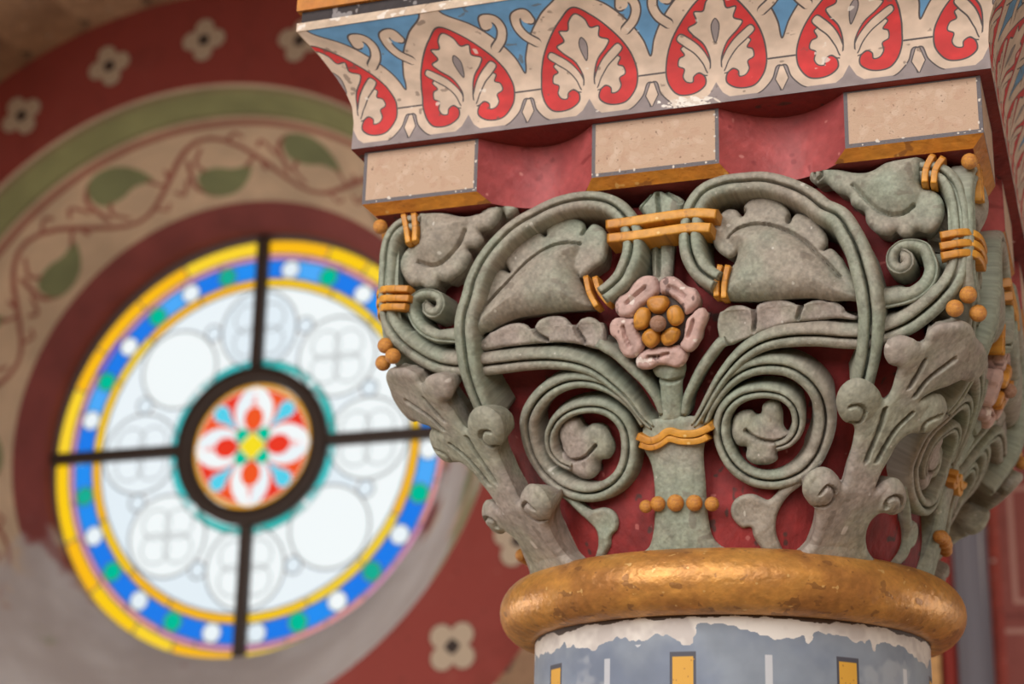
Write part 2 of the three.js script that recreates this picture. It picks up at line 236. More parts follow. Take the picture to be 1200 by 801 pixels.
{ // red painted field with pale four-petalled flowers
  const N = 2048, [c, g] = canvas(N, N), k = N / (2 * RA + 0.04), cx = N / 2;
  g.fillStyle = '#974038'; g.fillRect(0, 0, N, N);
  for (let i = 0; i < 900; i++) { g.fillStyle = ['rgba(104,36,32,.10)', 'rgba(165,84,74,.08)', 'rgba(128,48,44,.10)'][i % 3]; g.beginPath(); g.ellipse(rnd() * N, rnd() * N, 10 + rnd() * 60, 6 + rnd() * 30, rnd() * 3, 0, 7); g.fill(); }
  for (let i = 0; i < 22; i++) {
    const a = (90.6 + i * 360 / 22) * Math.PI / 180, r = 1.645;
    g.save(); g.translate(cx + Math.cos(a) * r * k, cx - Math.sin(a) * r * k); g.rotate(-a);
    for (const [rr, col] of [[0.062, '#6e2a26'], [0.056, '#c2ae98']]) { g.fillStyle = col; for (let q = 0; q < 4; q++) { g.beginPath(); g.arc(Math.cos(q * Math.PI / 2) * 0.058 * k, Math.sin(q * Math.PI / 2) * 0.058 * k, rr * k * 0.82, 0, 7); g.fill(); } g.beginPath(); g.arc(0, 0, 0.05 * k, 0, 7); g.fill(); }
    g.fillStyle = '#3c302c'; for (let q = 0; q < 4; q++) { g.beginPath(); g.arc(Math.cos(q * 1.571 + 0.78) * 0.014 * k, Math.sin(q * 1.571 + 0.78) * 0.014 * k, 0.016 * k, 0, 7); g.fill(); }
    g.restore();
  }
  speckle(g, N, N, 2500, ['rgba(60,25,22,.35)', 'rgba(200,150,135,.25)'], 1, 5);
  const geo = new THREE.RingGeometry(RO, RA + 0.003, 128, 2), p = geo.attributes.position, u = []; for (let i = 0; i < p.count; i++) u.push(0.5 + p.getX(i) / (2 * RA + 0.04), 0.5 + p.getY(i) / (2 * RA + 0.04)); geo.setAttribute('uv', new THREE.Float32BufferAttribute(u, 2));
  onWall(struct('trim_1', geo, mat(canvasTex(c), { bumpMap: bumpCoarse, bumpScale: 0.003, roughness: 0.85 }), 'red painted ring with pale four-petalled flowers around the rose window'));
}
{ // splayed reveal: green band, tan band with a vine, maroon band; bare grey plaster low down
  const W = 2048, Hh = 320, [c, g] = canvas(W, Hh), y = (s) => s * Hh, X = (deg) => ((deg % 360) + 360) % 360 / 360 * W;
  const bandf = (a, b, col) => { g.fillStyle = col; g.fillRect(0, y(a), W, y(b) - y(a) + 1); };
  bandf(0, 1, '#cdb194'); bandf(0, 0.022, '#c4ab92'); bandf(0.022, 0.05, '#8a7c5a'); bandf(0.05, 0.185, '#8d8d60'); bandf(0.185, 0.2, '#6d6c45'); bandf(0.2, 0.226, '#c2a68a'); bandf(0.226, 0.262, '#a06a58');
  bandf(0.755, 0.775, '#cbb294'); bandf(0.775, 1, '#8a4540');
  const line = (pts, w, col) => { g.strokeStyle = col; g.lineWidth = w; g.lineCap = 'round'; for (const sh of [-W, 0, W]) { g.beginPath(); const c2 = new THREE.CatmullRomCurve3(pts.map((q) => new V3(q[0], q[1], 0))).getPoints(40); c2.forEach((q, i) => i ? g.lineTo(q.x / 360 * W + sh, y(q.y)) : g.moveTo(q.x / 360 * W + sh, y(q.y))); g.stroke(); } };
  const stemS = (d) => 0.5 - 0.175 * Math.cos((d - 94) * 8 * Math.PI / 180);
  const st = []; for (let d = 0; d <= 360; d += 3) st.push([d, stemS(d)]);
  g.strokeStyle = '#97594a'; g.lineWidth = 8; g.beginPath(); st.forEach((q, i) => i ? g.lineTo(q[0] / 360 * W, y(q[1])) : g.moveTo(q[0] / 360 * W, y(q[1]))); g.stroke();
  for (let i = 0; i < 16; i++) {
    const d0 = 93 + i * 22.5, inv = i % 2 ? -1 : 1, q = (dd, ds) => [d0 - dd, 0.5 + inv * ds];   // leaf inside each bend of the stem
    line([q(-7, -0.06), q(-8, 0.08), q(-5.5, 0.18), q(-2, 0.2)], 6, '#97594a');
    for (const sh of [-W, 0, W]) {
      g.fillStyle = '#7d815a'; g.beginPath(); const L = [q(-6.5, 0.03), q(-2, 0.0), q(2.5, 0.05), q(7.5, 0.0), q(5, 0.14), q(0.5, 0.22), q(-5, 0.21), q(-7.2, 0.13)].map((v) => [v[0] / 360 * W + sh, y(v[1])]);
      g.moveTo(...L[0]); for (let k = 0; k < L.length; k++) { const a = L[(k + 1) % L.length], b = L[(k + 2) % L.length]; g.quadraticCurveTo(a[0], a[1], (a[0] + b[0]) / 2, (a[1] + b[1]) / 2); } g.fill();
    }
    line([q(5.5, 0.03), q(8, -0.03), q(9.6, -0.01), q(10, 0.05)], 5, '#97594a');
    line([q(-3, -0.12), q(-5.5, -0.03), q(-4.4, 0.02)], 5, '#97594a'); line([q(-9, 0.05), q(-11.5, 0.14), q(-12.8, 0.1)], 5, '#97594a');
    line([q(3.5, -0.15), q(6, -0.19), q(7, -0.16)], 5, '#97594a');
  }
  const img = g.getImageData(0, 0, W, Hh), px = img.data, grey = [206, 198, 196], grey2 = [186, 175, 172];
  for (let j = 0; j < Hh; j++) for (let i = 0; i < W; i++) {
    const u = i / W, v = j / Hh, d = u * 360, k = (j * W + i) * 4;
    let c3 = [px[k], px[k + 1], px[k + 2]]; const f = noiseB(u, v * 0.15, 48, 3) - 0.5; c3 = c3.map((q) => q * (1 + 0.22 * f));
    const edge = Math.min(d - 214, 344 - d) / 34, m = sstep(0.42, 0.62, clamp(edge * 0.5 + 0.5, 0, 1) * 0.8 + 1.1 * (noiseA(u, v * 0.16, 22, 5) - 0.5) + 0.1);
    c3 = mix3(c3, mix3(grey, grey2, sstep(0.35, 0.65, noiseC(u, v * 0.16, 14, 5))), m);
    px[k] = c3[0]; px[k + 1] = c3[1]; px[k + 2] = c3[2];
  }
  g.putImageData(img, 0, 0);
  const P = [], U = [], I = [], n = 144, rings = [[RO, 0, 0], [lerp(RO, RG, 0.5), -DEEP * 0.5, 0.5], [RG + 0.004, -DEEP + 0.1, 0.96], [RG + 0.002, -DEEP + 0.004, 0.999]];
  for (const [r, z, v] of rings) for (let i = 0; i <= n; i++) { const a = i / n * Math.PI * 2; P.push(r * Math.cos(a), r * Math.sin(a), z); U.push(i / n, 1 - v); }
  for (let k = 0; k + 1 < rings.length; k++) for (let i = 0; i < n; i++) { const a = k * (n + 1) + i, b = a + n + 1; I.push(a, a + 1, b, b, a + 1, b + 1); }
  onWall(struct('trim_2', geom(P, null, U, null, I), mat(canvasTex(c), { bumpMap: null, roughness: 0.85 }), 'splayed reveal with green band, vine scroll and maroon edge around the glass'));
}
{ // stone ring beyond the red field: flush below, an arch standing forward above
  const g = new THREE.Group(); g.name = 'trim_3'; g.userData.kind = 'structure'; g.userData.label = 'ring of brown stone blocks outside the red painted field'; scene.add(g); onWall(g);
  const n = 38, mats = [0, 1, 2].map((i) => mat(paintTex([[172, 138, 108], [158, 124, 96], [182, 150, 120]][i], [[150, 118, 92], [140, 108, 84], [164, 130, 102]][i], { rep: 0.9 }), { bumpMap: bumpCoarse, bumpScale: 0.004 }));
  const piece = (depth) => { const s = new THREE.Shape(), a = Math.PI / n - 0.002; s.absarc(0, 0, RA, -a, a, false); s.absarc(0, 0, RA + 0.46, a, -a, true); return metres(new THREE.ExtrudeGeometry(s, { depth: depth + 0.05, bevelEnabled: true, bevelSize: 0.004, bevelThickness: 0.004, bevelSegments: 1, curveSegments: 4 }).translate(0, 0, -0.05)); };
  const low = piece(0.012), high = piece(1.0);
  for (let i = 0; i < n; i++) { const a = i / n * Math.PI * 2, m = mesh('voussoir', Math.sin(a) > 0.02 ? high : low, mats[i * 7 % 3], g); m.rotation.z = a; }
}
{ // coloured shafts and red panel on the wall beyond the column
  const toX = (x) => x + 3.39683, h0 = FLOOR - WC.y, h1 = CEIL - WC.y;
  const shaft = (name, label, x0, x1, m, z, lon) => { const r = (x1 - x0) / 2; const pr = [[r * 1.35, h0], [r * 1.35, h0 + 0.12], [r * 1.12, h0 + 0.16], [r * 1.12, h0 + 0.2], [r, h0 + 0.22], [r, h1 - 0.3], [r * 1.3, h1 - 0.16], [r * 1.3, h1 - 0.01]].map((p) => new THREE.Vector2(...p)); const o = struct(name, new THREE.LatheGeometry(pr, 28).translate(toX((x0 + x1) / 2), 0, z), m, label); return onWall(o); };
  onWall(struct('trim_4', box(toX(-0.75), toX(-0.356), h0, h1, 0.0005, 0.1), mat(paintTex([206, 158, 104], [190, 140, 92], { rep: 0.8 })), 'tan pilaster strip beside the thin red wall shaft'));
  shaft('trim_5', 'thin red painted shaft between tan pilaster and grey shaft', -0.352, -0.296, mat(paintTex([176, 66, 52], [156, 54, 46], { rep: 1 })), 0.05);
  shaft('trim_6', 'slate grey painted shaft beside the red panelled wall', -0.296, -0.18, mat(paintTex([122, 120, 128], [110, 106, 114], { rep: 1 })), 0.085);
  const N = 1024, [c, g] = canvas(N, N); g.fillStyle = '#8a4840'; g.fillRect(0, 0, N, N); speckle(g, N, N, 900, ['rgba(110,50,44,.2)', 'rgba(165,96,86,.18)'], 3, 30);
  g.strokeStyle = '#b08074'; g.lineWidth = 9; const cw = 256; for (let j = 0; j < 4; j++) for (let i = 0; i < 4; i++) { g.strokeRect(i * cw + 26 + (j % 2 ? 128 : 0), j * cw + 26, cw - 52, cw - 52); } g.strokeStyle = '#7a3a34'; for (let j = 0; j < 4; j++) { g.beginPath(); g.moveTo(0, j * cw); g.lineTo(N, j * cw); g.stroke(); }
  const t = canvasTex(c); t.repeat.set(0.5, 0.5);
  const pn = onWall(struct('trim_7', box(toX(-0.18), toX(1.6), h0, h1, 0.0005, 0.012), mat(t), 'dark red wall field painted with pale block outlines'));
  const ed = mesh('edge_strip', box(toX(-0.18), toX(-0.14), h0, h1, 0, 0.02), mat(paintTex([168, 74, 60], [150, 62, 52], { rep: 1 })), pn);
}
{ // arcade carried by the column: the wall above it, pierced by round arches
  const s = new THREE.Shape(), y0 = 0.801, r = 1.85, X = 0.36; s.moveTo(-X, y0); s.absarc(-X - r, y0 + 0.12, r, 0, Math.PI, false); s.lineTo(LEFT, y0); s.lineTo(LEFT, CEIL); s.lineTo(RIGHT, CEIL); s.lineTo(RIGHT, y0); s.absarc(X + r, y0 + 0.12, r, 0, Math.PI, false); s.lineTo(X, y0);
  struct('wall_arcade', metres(new THREE.ExtrudeGeometry(s, { depth: 0.72, bevelEnabled: false, curveSegments: 32 }).translate(0, 0, -0.36)), MW.pale, 'arcade wall of round arches carried by the column');
}
// ------------------------------------------------------------------ the rose window
{
  const win = new THREE.Group(); win.name = 'window_1'; win.userData.kind = 'structure'; win.userData.label = 'round stained glass window with a red and blue flower medallion'; scene.add(win); onWall(win); win.position.addScaledVector(tW, 0.022); win.position.y -= 0.03; win.rotation.z = 0.017;
  const Z0 = -DEEP, glassMats = {};
  const glass = (r, g, b, rough = 0.05) => glassMats[[r, g, b]] ??= new THREE.MeshPhysicalMaterial({ color: new THREE.Color().setRGB(r, g, b), transmission: 1, thickness: 0, roughness: rough, ior: 1.3, specularIntensity: 0.4, side: THREE.DoubleSide });
  const white = [glass(0.86, 0.9, 0.92), glass(0.92, 0.94, 0.93), glass(0.80, 0.86, 0.9)], blue = [glass(0.02, 0.27, 0.86), glass(0.08, 0.4, 0.92), glass(0.015, 0.2, 0.8)], green = [glass(0.0, 0.5, 0.3), glass(0.01, 0.42, 0.28)], yellow = [glass(1, 0.6, 0.01), glass(1, 0.5, 0.01), glass(1, 0.66, 0.03)], pink = [glass(0.9, 0.35, 0.36), glass(0.75, 0.3, 0.5)], red = [glass(0.85, 0.045, 0.02), glass(0.9, 0.1, 0.02)], cyan = [glass(0.1, 0.62, 0.8)], teal = [glass(0.03, 0.5, 0.46), glass(0.06, 0.62, 0.62)], orange = [glass(0.85, 0.38, 0.03)], amber = [glass(0.95, 0.72, 0.02)];
  const pick = (a) => a[Math.floor(rnd() * a.length)];
  const arc = (r0, r1, a0, a1) => { const n = Math.max(3, Math.ceil((a1 - a0) / 0.04)), P = [], I = []; for (let i = 0; i <= n; i++) { const a = lerp(a0, a1, i / n); P.push(r0 * Math.cos(a), r0 * Math.sin(a), Z0, r1 * Math.cos(a), r1 * Math.sin(a), Z0); if (i < n) I.push(2 * i, 2 * i + 1, 2 * i + 2, 2 * i + 2, 2 * i + 1, 2 * i + 3); } return geom(P, null, null, null, I); };
  const strip = (f0, f1, a0, a1) => { const n = 26, P = [], I = []; for (let i = 0; i <= n; i++) { const a = lerp(a0, a1, i / n), r0 = f0(a), r1 = Math.max(r0 + 0.001, f1(a)); P.push(r0 * Math.cos(a), r0 * Math.sin(a), Z0, r1 * Math.cos(a), r1 * Math.sin(a), Z0); if (i < n) I.push(2 * i, 2 * i + 1, 2 * i + 2, 2 * i + 2, 2 * i + 1, 2 * i + 3); } return geom(P, null, null, null, I); };
  const disc = (r, x, y, a0 = 0, a = Math.PI * 2) => new THREE.CircleGeometry(r, 28, a0, a).translate(x, y, Z0);
  const pane = (geo, m) => mesh('pane', geo, m, win);
  const leads = [], lead = (g) => leads.push(g.index ? g.toNonIndexed() : g), tor = (r, w, x = 0, y = 0, a = Math.PI * 2, a0 = 0) => lead(new THREE.TorusGeometry(r, w, 6, Math.ceil(24 * Math.max(1, r * 3)), a).rotateZ(a0).translate(x, y, Z0));
  const BAR = 0.026, TAU = Math.PI * 2;
  const spoke = (r0, r1, a) => lead(new THREE.BoxGeometry(r1 - r0, 0.007, 0.006).translate((r0 + r1) / 2, 0, Z0).rotateZ(a));
  // outer yellow and pink borders
  for (let q = 0; q < 4; q++) { const g0 = q * Math.PI / 2, segs = [0.02, 0.42, 0.7, 1.0, 1.22, 1.55]; for (let i = 0; i + 1 < segs.length; i++) { pane(arc(0.925, 0.99, g0 + segs[i], g0 + segs[i + 1]), pick(yellow)); spoke(0.925, 0.99, g0 + segs[i]); } for (let i = 0; i < 7; i++) { const a = lerp(0.02, 1.55, i / 7), b = lerp(0.02, 1.55, (i + 1) / 7); spoke(0.9, 0.921, g0 + a); pane(arc(0.9, 0.921, g0 + a, g0 + b), i === 4 && q === 1 ? glass(0.3, 0.15, 0.85) : pick(pink)); } }
  // band of blue with white and green roundels
  const seqs = [['B', 'G', 'B', 'W', 'B', 'G', 'B', 'W', 'B', 'G', 'B', 'W', 'b'], ['B', 'G', 'B', 'W', 'B', 'G', 'B', 'W', 'B', 'G', 'B', 'W', 'B'], ['B', 'G', 'B', 'W', 'B', 'G', 'B', 'W', 'B', 'G', 'B', 'W', 'b'], ['W', 'B', 'G', 'B', 'W', 'B', 'G', 'B', 'W', 'B', 'G', 'B', 'W']];
  seqs.forEach((seq, q) => {
    const wt = { B: 1.25, b: 0.75, G: 0.95, W: 1 }, tot = seq.reduce((s, k) => s + wt[k], 0); let a = q * Math.PI / 2 + 0.034; const span = Math.PI / 2 - 0.068, rs = [], bl = [];
    for (const k of seq) { const b = a + span * wt[k] / tot, m = (a + b) / 2; if (k === 'G' || k === 'W') { pane(disc(0.043, 0.848 * Math.cos(m), 0.848 * Math.sin(m)), pick(k === 'G' ? green : white)); tor(0.0445, 0.003, 0.848 * Math.cos(m), 0.848 * Math.sin(m)); rs.push([0.848 * Math.cos(m), 0.848 * Math.sin(m), m]); } else bl.push([a, b]); a = b; }
    for (const [a0, b0] of bl) { const near = rs.filter((r) => Math.abs(r[2] - (a0 + b0) / 2) < 0.14), lo = Math.max(q * Math.PI / 2 + 0.034, ...near.filter((r) => r[2] < a0).map((r) => r[2])), hi = Math.min((q + 1) * Math.PI / 2 - 0.034, ...near.filter((r) => r[2] > b0).map((r) => r[2])); const f = (x, y) => { const r = Math.hypot(x, y); let t = Math.atan2(y, x); if (t < -0.001) t += Math.PI * 2; let v = Math.min(r - 0.806, 0.892 - r, (t - lo) * r - 0.002, (hi - t) * r - 0.002); for (const c of near) v = Math.min(v, Math.hypot(x - c[0], y - c[1]) - 0.0455); return v; }, C4 = [lo, (lo + hi) / 2, hi].flatMap((t) => [[0.8 * Math.cos(t), 0.8 * Math.sin(t)], [0.9 * Math.cos(t), 0.9 * Math.sin(t)]]); const { pts, idx } = meshRegion(bounds(C4, 0.004), 0.006, f); const P = []; for (const [x, y] of pts) P.push(x, y, Z0); pane(geom(P, null, null, null, idx), pick(blue)); }
    const ys = [0.02, 0.4, 0.78, 1.1, 1.55]; for (let i = 0; i + 1 < ys.length; i++) { pane(arc(0.762, 0.8, q * Math.PI / 2 + ys[i], q * Math.PI / 2 + ys[i + 1]), pick(yellow)); spoke(0.762, 0.8, q * Math.PI / 2 + ys[i]); }
  });
  for (const r of [0.896, 0.803, 0.923, 0.76]) tor(r, 0.005);
  // clear field: eight roundels joined by small ones
  const RC = 0.555, RR = 0.19, RS2 = 0.6, RL = 0.04, TEAL = 0.41;
  const rim = (a, sgn) => { let best = null; for (let k = -1; k < 9; k++) { const d = a - k * Math.PI / 4; if (Math.abs(RC * Math.sin(d)) < RR && Math.cos(d) > 0) { const v = RC * Math.cos(d) + sgn * Math.sqrt(RR * RR - (RC * Math.sin(d)) ** 2); best = best === null ? v : sgn > 0 ? Math.max(best, v) : Math.min(best, v); } const e = a - (k + 0.5) * Math.PI / 4; if (sgn > 0 && Math.abs(RS2 * Math.sin(e)) < RL && Math.cos(e) > 0) { const v = RS2 * Math.cos(e) + Math.sqrt(RL * RL - (RS2 * Math.sin(e)) ** 2); best = best === null ? v : Math.max(best, v); } } return best ?? RC; };
  for (let k = 0; k < 8; k++) {
    const a = k * Math.PI / 4, x = RC * Math.cos(a), y = RC * Math.sin(a), e = a + Math.PI / 8, pale = [white[1], white[0], white[2]][k % 3];
    if (k % 2) { pane(disc(RR - 0.003, x, y), white[1]); } else for (const s of [0, 1]) { pane(disc(RR - 0.003, x - Math.sin(a) * (s ? -1 : 1) * 0.0, y, a + s * Math.PI, Math.PI), pale); }
    tor(RR, 0.0045, x, y);
    pane(disc(RL, RS2 * Math.cos(e), RS2 * Math.sin(e)), white[2]); tor(RL, 0.004, RS2 * Math.cos(e), RS2 * Math.sin(e));
    pane(strip((t) => rim(t, 1) + 0.004, () => 0.757, a, a + Math.PI / 4), pick(white)); pane(strip(() => TEAL, (t) => Math.max(TEAL + 0.002, rim(t, -1) - 0.004), a, a + Math.PI / 4), pick(white));
    // painted petals inside most roundels, drawn in thin dark lines
    if (k !== 3 && k !== 7) for (let j = 0; j < 4; j++) tor(RR * 0.36, 0.0025, x + RR * 0.42 * Math.cos(j * Math.PI / 2 + 0.785), y + RR * 0.42 * Math.sin(j * Math.PI / 2 + 0.785));
    pane(arc(0.372, 0.406, a + 0.03, a + Math.PI / 4 - 0.03), pick(teal));
  }
  tor(0.408, 0.003);
  // flower medallion: flat pieces of glass cut against each other
  const RM = 0.292, circ = (x, y, r) => (a, b) => r - Math.hypot(a - x, b - y), ell = (x, y, rx, ry, t) => { const c = Math.cos(t), s = Math.sin(t); return (a, b) => { const u = (a - x) * c + (b - y) * s, v = -(a - x) * s + (b - y) * c; return (1 - Math.hypot(u / rx, v / ry)) * Math.min(rx, ry); }; };
  const pieces = []; const add = (f, m) => pieces.push([f, m]);
  add((a, b) => (0.19 - (Math.abs(a) + Math.abs(b)) * 0.9) * RM / RM * 1, amber[0]);
  pieces[0][0] = (a, b) => 0.2 * RM - (Math.abs(a) + Math.abs(b)) * 0.85;
  for (let k = 0; k < 4; k++) { const d = k * Math.PI / 2 + Math.PI / 4; add(circ(0.255 * RM * Math.cos(d), 0.255 * RM * Math.sin(d), 0.115 * RM), green[0]); }
  for (let k = 0; k < 4; k++) { const d = k * Math.PI / 2; add(ell(0.44 * RM * Math.cos(d), 0.44 * RM * Math.sin(d), 0.2 * RM, 0.165 * RM, d), red[k % 2 ? 1 : 0]); }
  for (let k = 0; k < 4; k++) for (const s of [-1, 1]) { const d = k * Math.PI / 2, c = Math.cos(d), sn = Math.sin(d); const P = [[0.27, 0.06], [0.3, 0.22], [0.5, 0.31], [0.72, 0.28], [0.9, 0.14], [0.93, 0.03], [0.8, 0.03], [0.66, 0.05], [0.6, 0.02], [0.4, 0.02]].map(([u, v]) => [u * RM * c - v * s * RM * sn, u * RM * sn + v * s * RM * c]); add(polySDF(smoothClosed(P, 4)), white[(k + (s > 0 ? 1 : 0)) % 2]); }
  for (let k = 0; k < 4; k++) { const d = k * Math.PI / 2 + Math.PI / 4, c = Math.cos(d), sn = Math.sin(d); const P = [[0.4, 0], [0.62, 0.07], [0.75, 0.13], [0.86, 0.11], [0.9, 0], [0.86, -0.11], [0.75, -0.13], [0.62, -0.07]].map(([u, v]) => [u * RM * c - v * RM * sn, u * RM * sn + v * RM * c]); add(polySDF(smoothClosed(P, 4)), cyan[0]); }
  for (let k = 0; k < 8; k++) { const a0 = k * Math.PI / 4 + 0.06, a1 = (k + 1) * Math.PI / 4 - 0.06; add((a, b) => { const r = Math.hypot(a, b); let t = Math.atan2(b, a); if (t < 0) t += TAU; return Math.min(RM * 0.915 - r, r - 0.3 * RM, (t - a0 + 0.05) * r, (a1 + 0.05 - t) * r); }, red[k % 2]); }
  for (let k = 0; k < 8; k++) { const a0 = k * Math.PI / 4, a1 = (k + 1) * Math.PI / 4; add((a, b) => { const r = Math.hypot(a, b); let t = Math.atan2(b, a); if (t < 0) t += TAU; return Math.min(RM - r, r - 0.93 * RM, (t - a0) * r, (a1 - t) * r); }, orange[0]); }
  const gap = 0.0022, cuts = pieces.map(([f], i) => (a, b) => { let v = f(a, b); for (let j = 0; j < i; j++) v = Math.min(v, -pieces[j][0](a, b) - gap); return v; });
  pieces.forEach(([, m], i) => { const { pts, idx } = meshRegion([-RM - 0.01, -RM - 0.01, RM + 0.01, RM + 0.01], 0.0075, cuts[i]); if (idx.length) { const P = []; for (const [x, y] of pts) P.push(x, y, Z0); pane(geom(P, null, null, null, idx), m); } });
  { const { pts, idx } = meshRegion([-RM - 0.01, -RM - 0.01, RM + 0.01, RM + 0.01], 0.0075, (a, b) => { let v = RM - Math.hypot(a, b); for (const [f] of pieces) v = Math.min(v, -f(a, b) + 0.0004); return v; }); const P = []; for (const [x, y] of pts) P.push(x, y, Z0 + 0.001); if (idx.length) { const g = geom(P, null, pts.flat(), null, idx); lead(g); } }
  mesh('lead_came', mergeGeometries(leads.map((g) => { for (const k of Object.keys(g.attributes)) if (k !== 'position' && k !== 'normal') g.deleteAttribute(k); return g; })), flat(0x8d9296, { roughness: 0.6 }), win).userData.label = 'thin grey lead lines holding the glass';
  const iron = flat(0x3a2a22, { roughness: 0.6 });
  const ringG = new THREE.LatheGeometry([[0.296, -0.02], [0.296, 0.03], [0.366, 0.03], [0.366, -0.02], [0.296, -0.02]].map((p) => new THREE.Vector2(...p)), 72).rotateX(Math.PI / 2).translate(0, 0, Z0);
  mesh('iron_ring', ringG, iron, win);
  mesh('stone_rebate', new THREE.RingGeometry(0.987, 1.1, 96, 1).translate(0, 0, Z0 + 0.002), flat(0x6b5f5c), win);
  for (const s of [0, 1, 2, 3]) { const b = mesh('iron_bar', new THREE.BoxGeometry(0.66, BAR * 2, 0.04).translate(0.36 + 0.325, 0, Z0 + 0.005), iron, win); b.rotation.z = s * Math.PI / 2; }
}
// ------------------------------------------------------------------ column shaft
{
  const g = group('column_shaft', 'round blue grey column shaft with flaking paint under the gilded ring', 'column');
  const R = 0.2325, HT = 0.42, W = 2048, Hh = 590, [c, x] = canvas(W, Hh), k = W / (TAU2() * R);
  function TAU2() { return Math.PI * 2; }
  const img = x.createImageData(W, Hh), d = img.data;
  for (let j = 0; j < Hh; j++) for (let i = 0; i < W; i++) {
    const u = i / W, v = j / Hh, y = v * HT, p = (j * W + i) * 4, n = noiseA(u, v * 0.29, 14, 5), n2 = noiseC(u, v * 0.29, 40, 4);
    let col = mix3([136, 146, 160], [116, 127, 147], sstep(0.35, 0.65, n)); col = col.map((q) => q * (0.9 + 0.2 * n2));
    col = mix3(col, [178, 182, 190], 0.5 * sstep(0.66, 0.74, noiseB(u, v * 0.29, 24, 4)));
    const edge = 0.027 + 0.026 * (noiseB(u, 0.3 + v * 0.05, 24, 5) - 0.5) + 0.034 * (n2 - 0.5) + 0.02 * (noiseB(u, v * 0.29, 60, 3) - 0.5);
    if (y < edge || (y < 0.07 && noiseC(u, v * 0.4, 30, 4) > 0.8)) { col = mix3([224, 218, 212], [196, 188, 184], sstep(0.45, 0.7, n2)); }
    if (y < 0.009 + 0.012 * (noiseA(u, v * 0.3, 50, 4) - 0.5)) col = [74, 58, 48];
    if (y > 0.035 && noiseA(u, v * 0.3, 56, 2) > 0.86) col = [196, 198, 204];
    d[p] = col[0]; d[p + 1] = col[1]; d[p + 2] = col[2]; d[p + 3] = 255;
  }
  x.putImageData(img, 0, 0);
  for (let i = 0; i < 8; i++) {
    const cx = ((i * 45 + 0) / 360) * W, w = 0.0115 * k, yy = 0.048 / HT * Hh;
    for (const off of [0, W]) { x.fillStyle = '#4a4a55'; x.fillRect(cx + off - w - 4, yy - 4, 2 * w + 8, 0.26 / HT * Hh); x.fillStyle = '#d8a23c'; x.fillRect(cx + off - w, yy + 3, 2 * w, 0.26 / HT * Hh - 8); x.fillStyle = '#b07c34'; for (let q = 0; q < 14; q++) x.fillRect(cx + off - w + rnd() * 2 * w, yy + rnd() * 100, 2, 2); }
    const c2 = ((i * 45 + 22.5) / 360) * W; x.fillStyle = 'rgba(214,214,218,.75)'; x.fillRect(c2 - 0.004 * k, yy, 0.008 * k, 0.26 / HT * Hh);
  }
  const t = canvasTex(c); t.wrapT = THREE.ClampToEdgeWrapping;
  const P = [], U = [], I = [], n = 128, rows = [-0.0055, -HT * 0.5, -HT];
  for (const y of rows) for (let i = 0; i <= n; i++) { const a = i / n * Math.PI * 2; P.push(R * Math.sin(a), y, R * Math.cos(a)); U.push(i / n, 1 + Math.min(0, y) / HT); }
  for (let r = 0; r + 1 < rows.length; r++) for (let i = 0; i < n; i++) { const a = r * (n + 1) + i, b = a + n + 1; I.push(a, b, a + 1, b, b + 1, a + 1); }
  mesh('painted_shaft', geom(P, null, U, null, I), mat(t, { roughness: 0.6, bumpMap: null }), g);
  const lower = mesh('lower_shaft', new THREE.LatheGeometry([[0.34, FLOOR], [0.34, FLOOR + 0.08], [0.27, FLOOR + 0.16], [0.3, FLOOR + 0.2], [0.3, FLOOR + 0.24], [R, FLOOR + 0.28], [R, -HT]].map((p) => new THREE.Vector2(...p)), 64), mat(paintTex([136, 146, 160], [116, 127, 147], { rep: 2 })), g); lower.userData.label = 'plain lower shaft with moulded base';
}
// ------------------------------------------------------------------ carved capital
const cap = group('carved_capital', 'grey green carved capital with vine scrolls, rosettes and gilded ties on a column', 'capital');
{
  const torus = new THREE.TorusGeometry(0.24, 0.0355, 28, 160).rotateX(Math.PI / 2).translate(0, 0.0285, 0); const uv = torus.attributes.uv; for (let i = 0; i < uv.count; i++) uv.setXY(i, uv.getX(i) * 1.5, uv.getY(i) * 0.25);
  mesh('neck_ring', torus, M.ring, cap).userData.label = 'worn gilded ring';
  // red ground of the relief
  const P = [], U = [], I = [], n = 160, rows = [], back = table([[0.05, 0.008], [0.1, 0.014], [0.16, 0.03], [0.24, 0.048], [0.47, 0.05]]); for (let y = 0.02; y <= 0.4495; y += 0.0143) rows.push(y);
  for (const y of rows) for (let i = 0; i <= n; i++) { const a = i / n * Math.PI * 2, m = zoneM(y), s = Math.abs(Math.sin(a)), c = Math.abs(Math.cos(a)), r = (zoneA(y) - back(y)) / Math.pow(s ** m + c ** m, 1 / m); P.push(r * Math.sin(a), y, r * Math.cos(a)); U.push(i / n * 1.9, y); }
  for (let r = 0; r + 1 < rows.length; r++) for (let i = 0; i < n; i++) { const a = r * (n + 1) + i, b = a + n + 1; I.push(a, a + 1, b, b, a + 1, b + 1); }
  mesh('bell', geom(P, null, U, null, I), M.red, cap).userData.label = 'dark red ground behind the carving';
}
const sides = [];   // parts of one side, repeated round the capital
const part = (name, geo, m, parent = cap) => { const o = mesh(name, geo, m, parent); if (parent === cap) sides.push(o); return o; };
const bar = (line, o = {}) => sweep(face, line, { w: [4, 4], H: 0.004, off: 0.006, depth: 0.02, prof: 'tie', ...o });

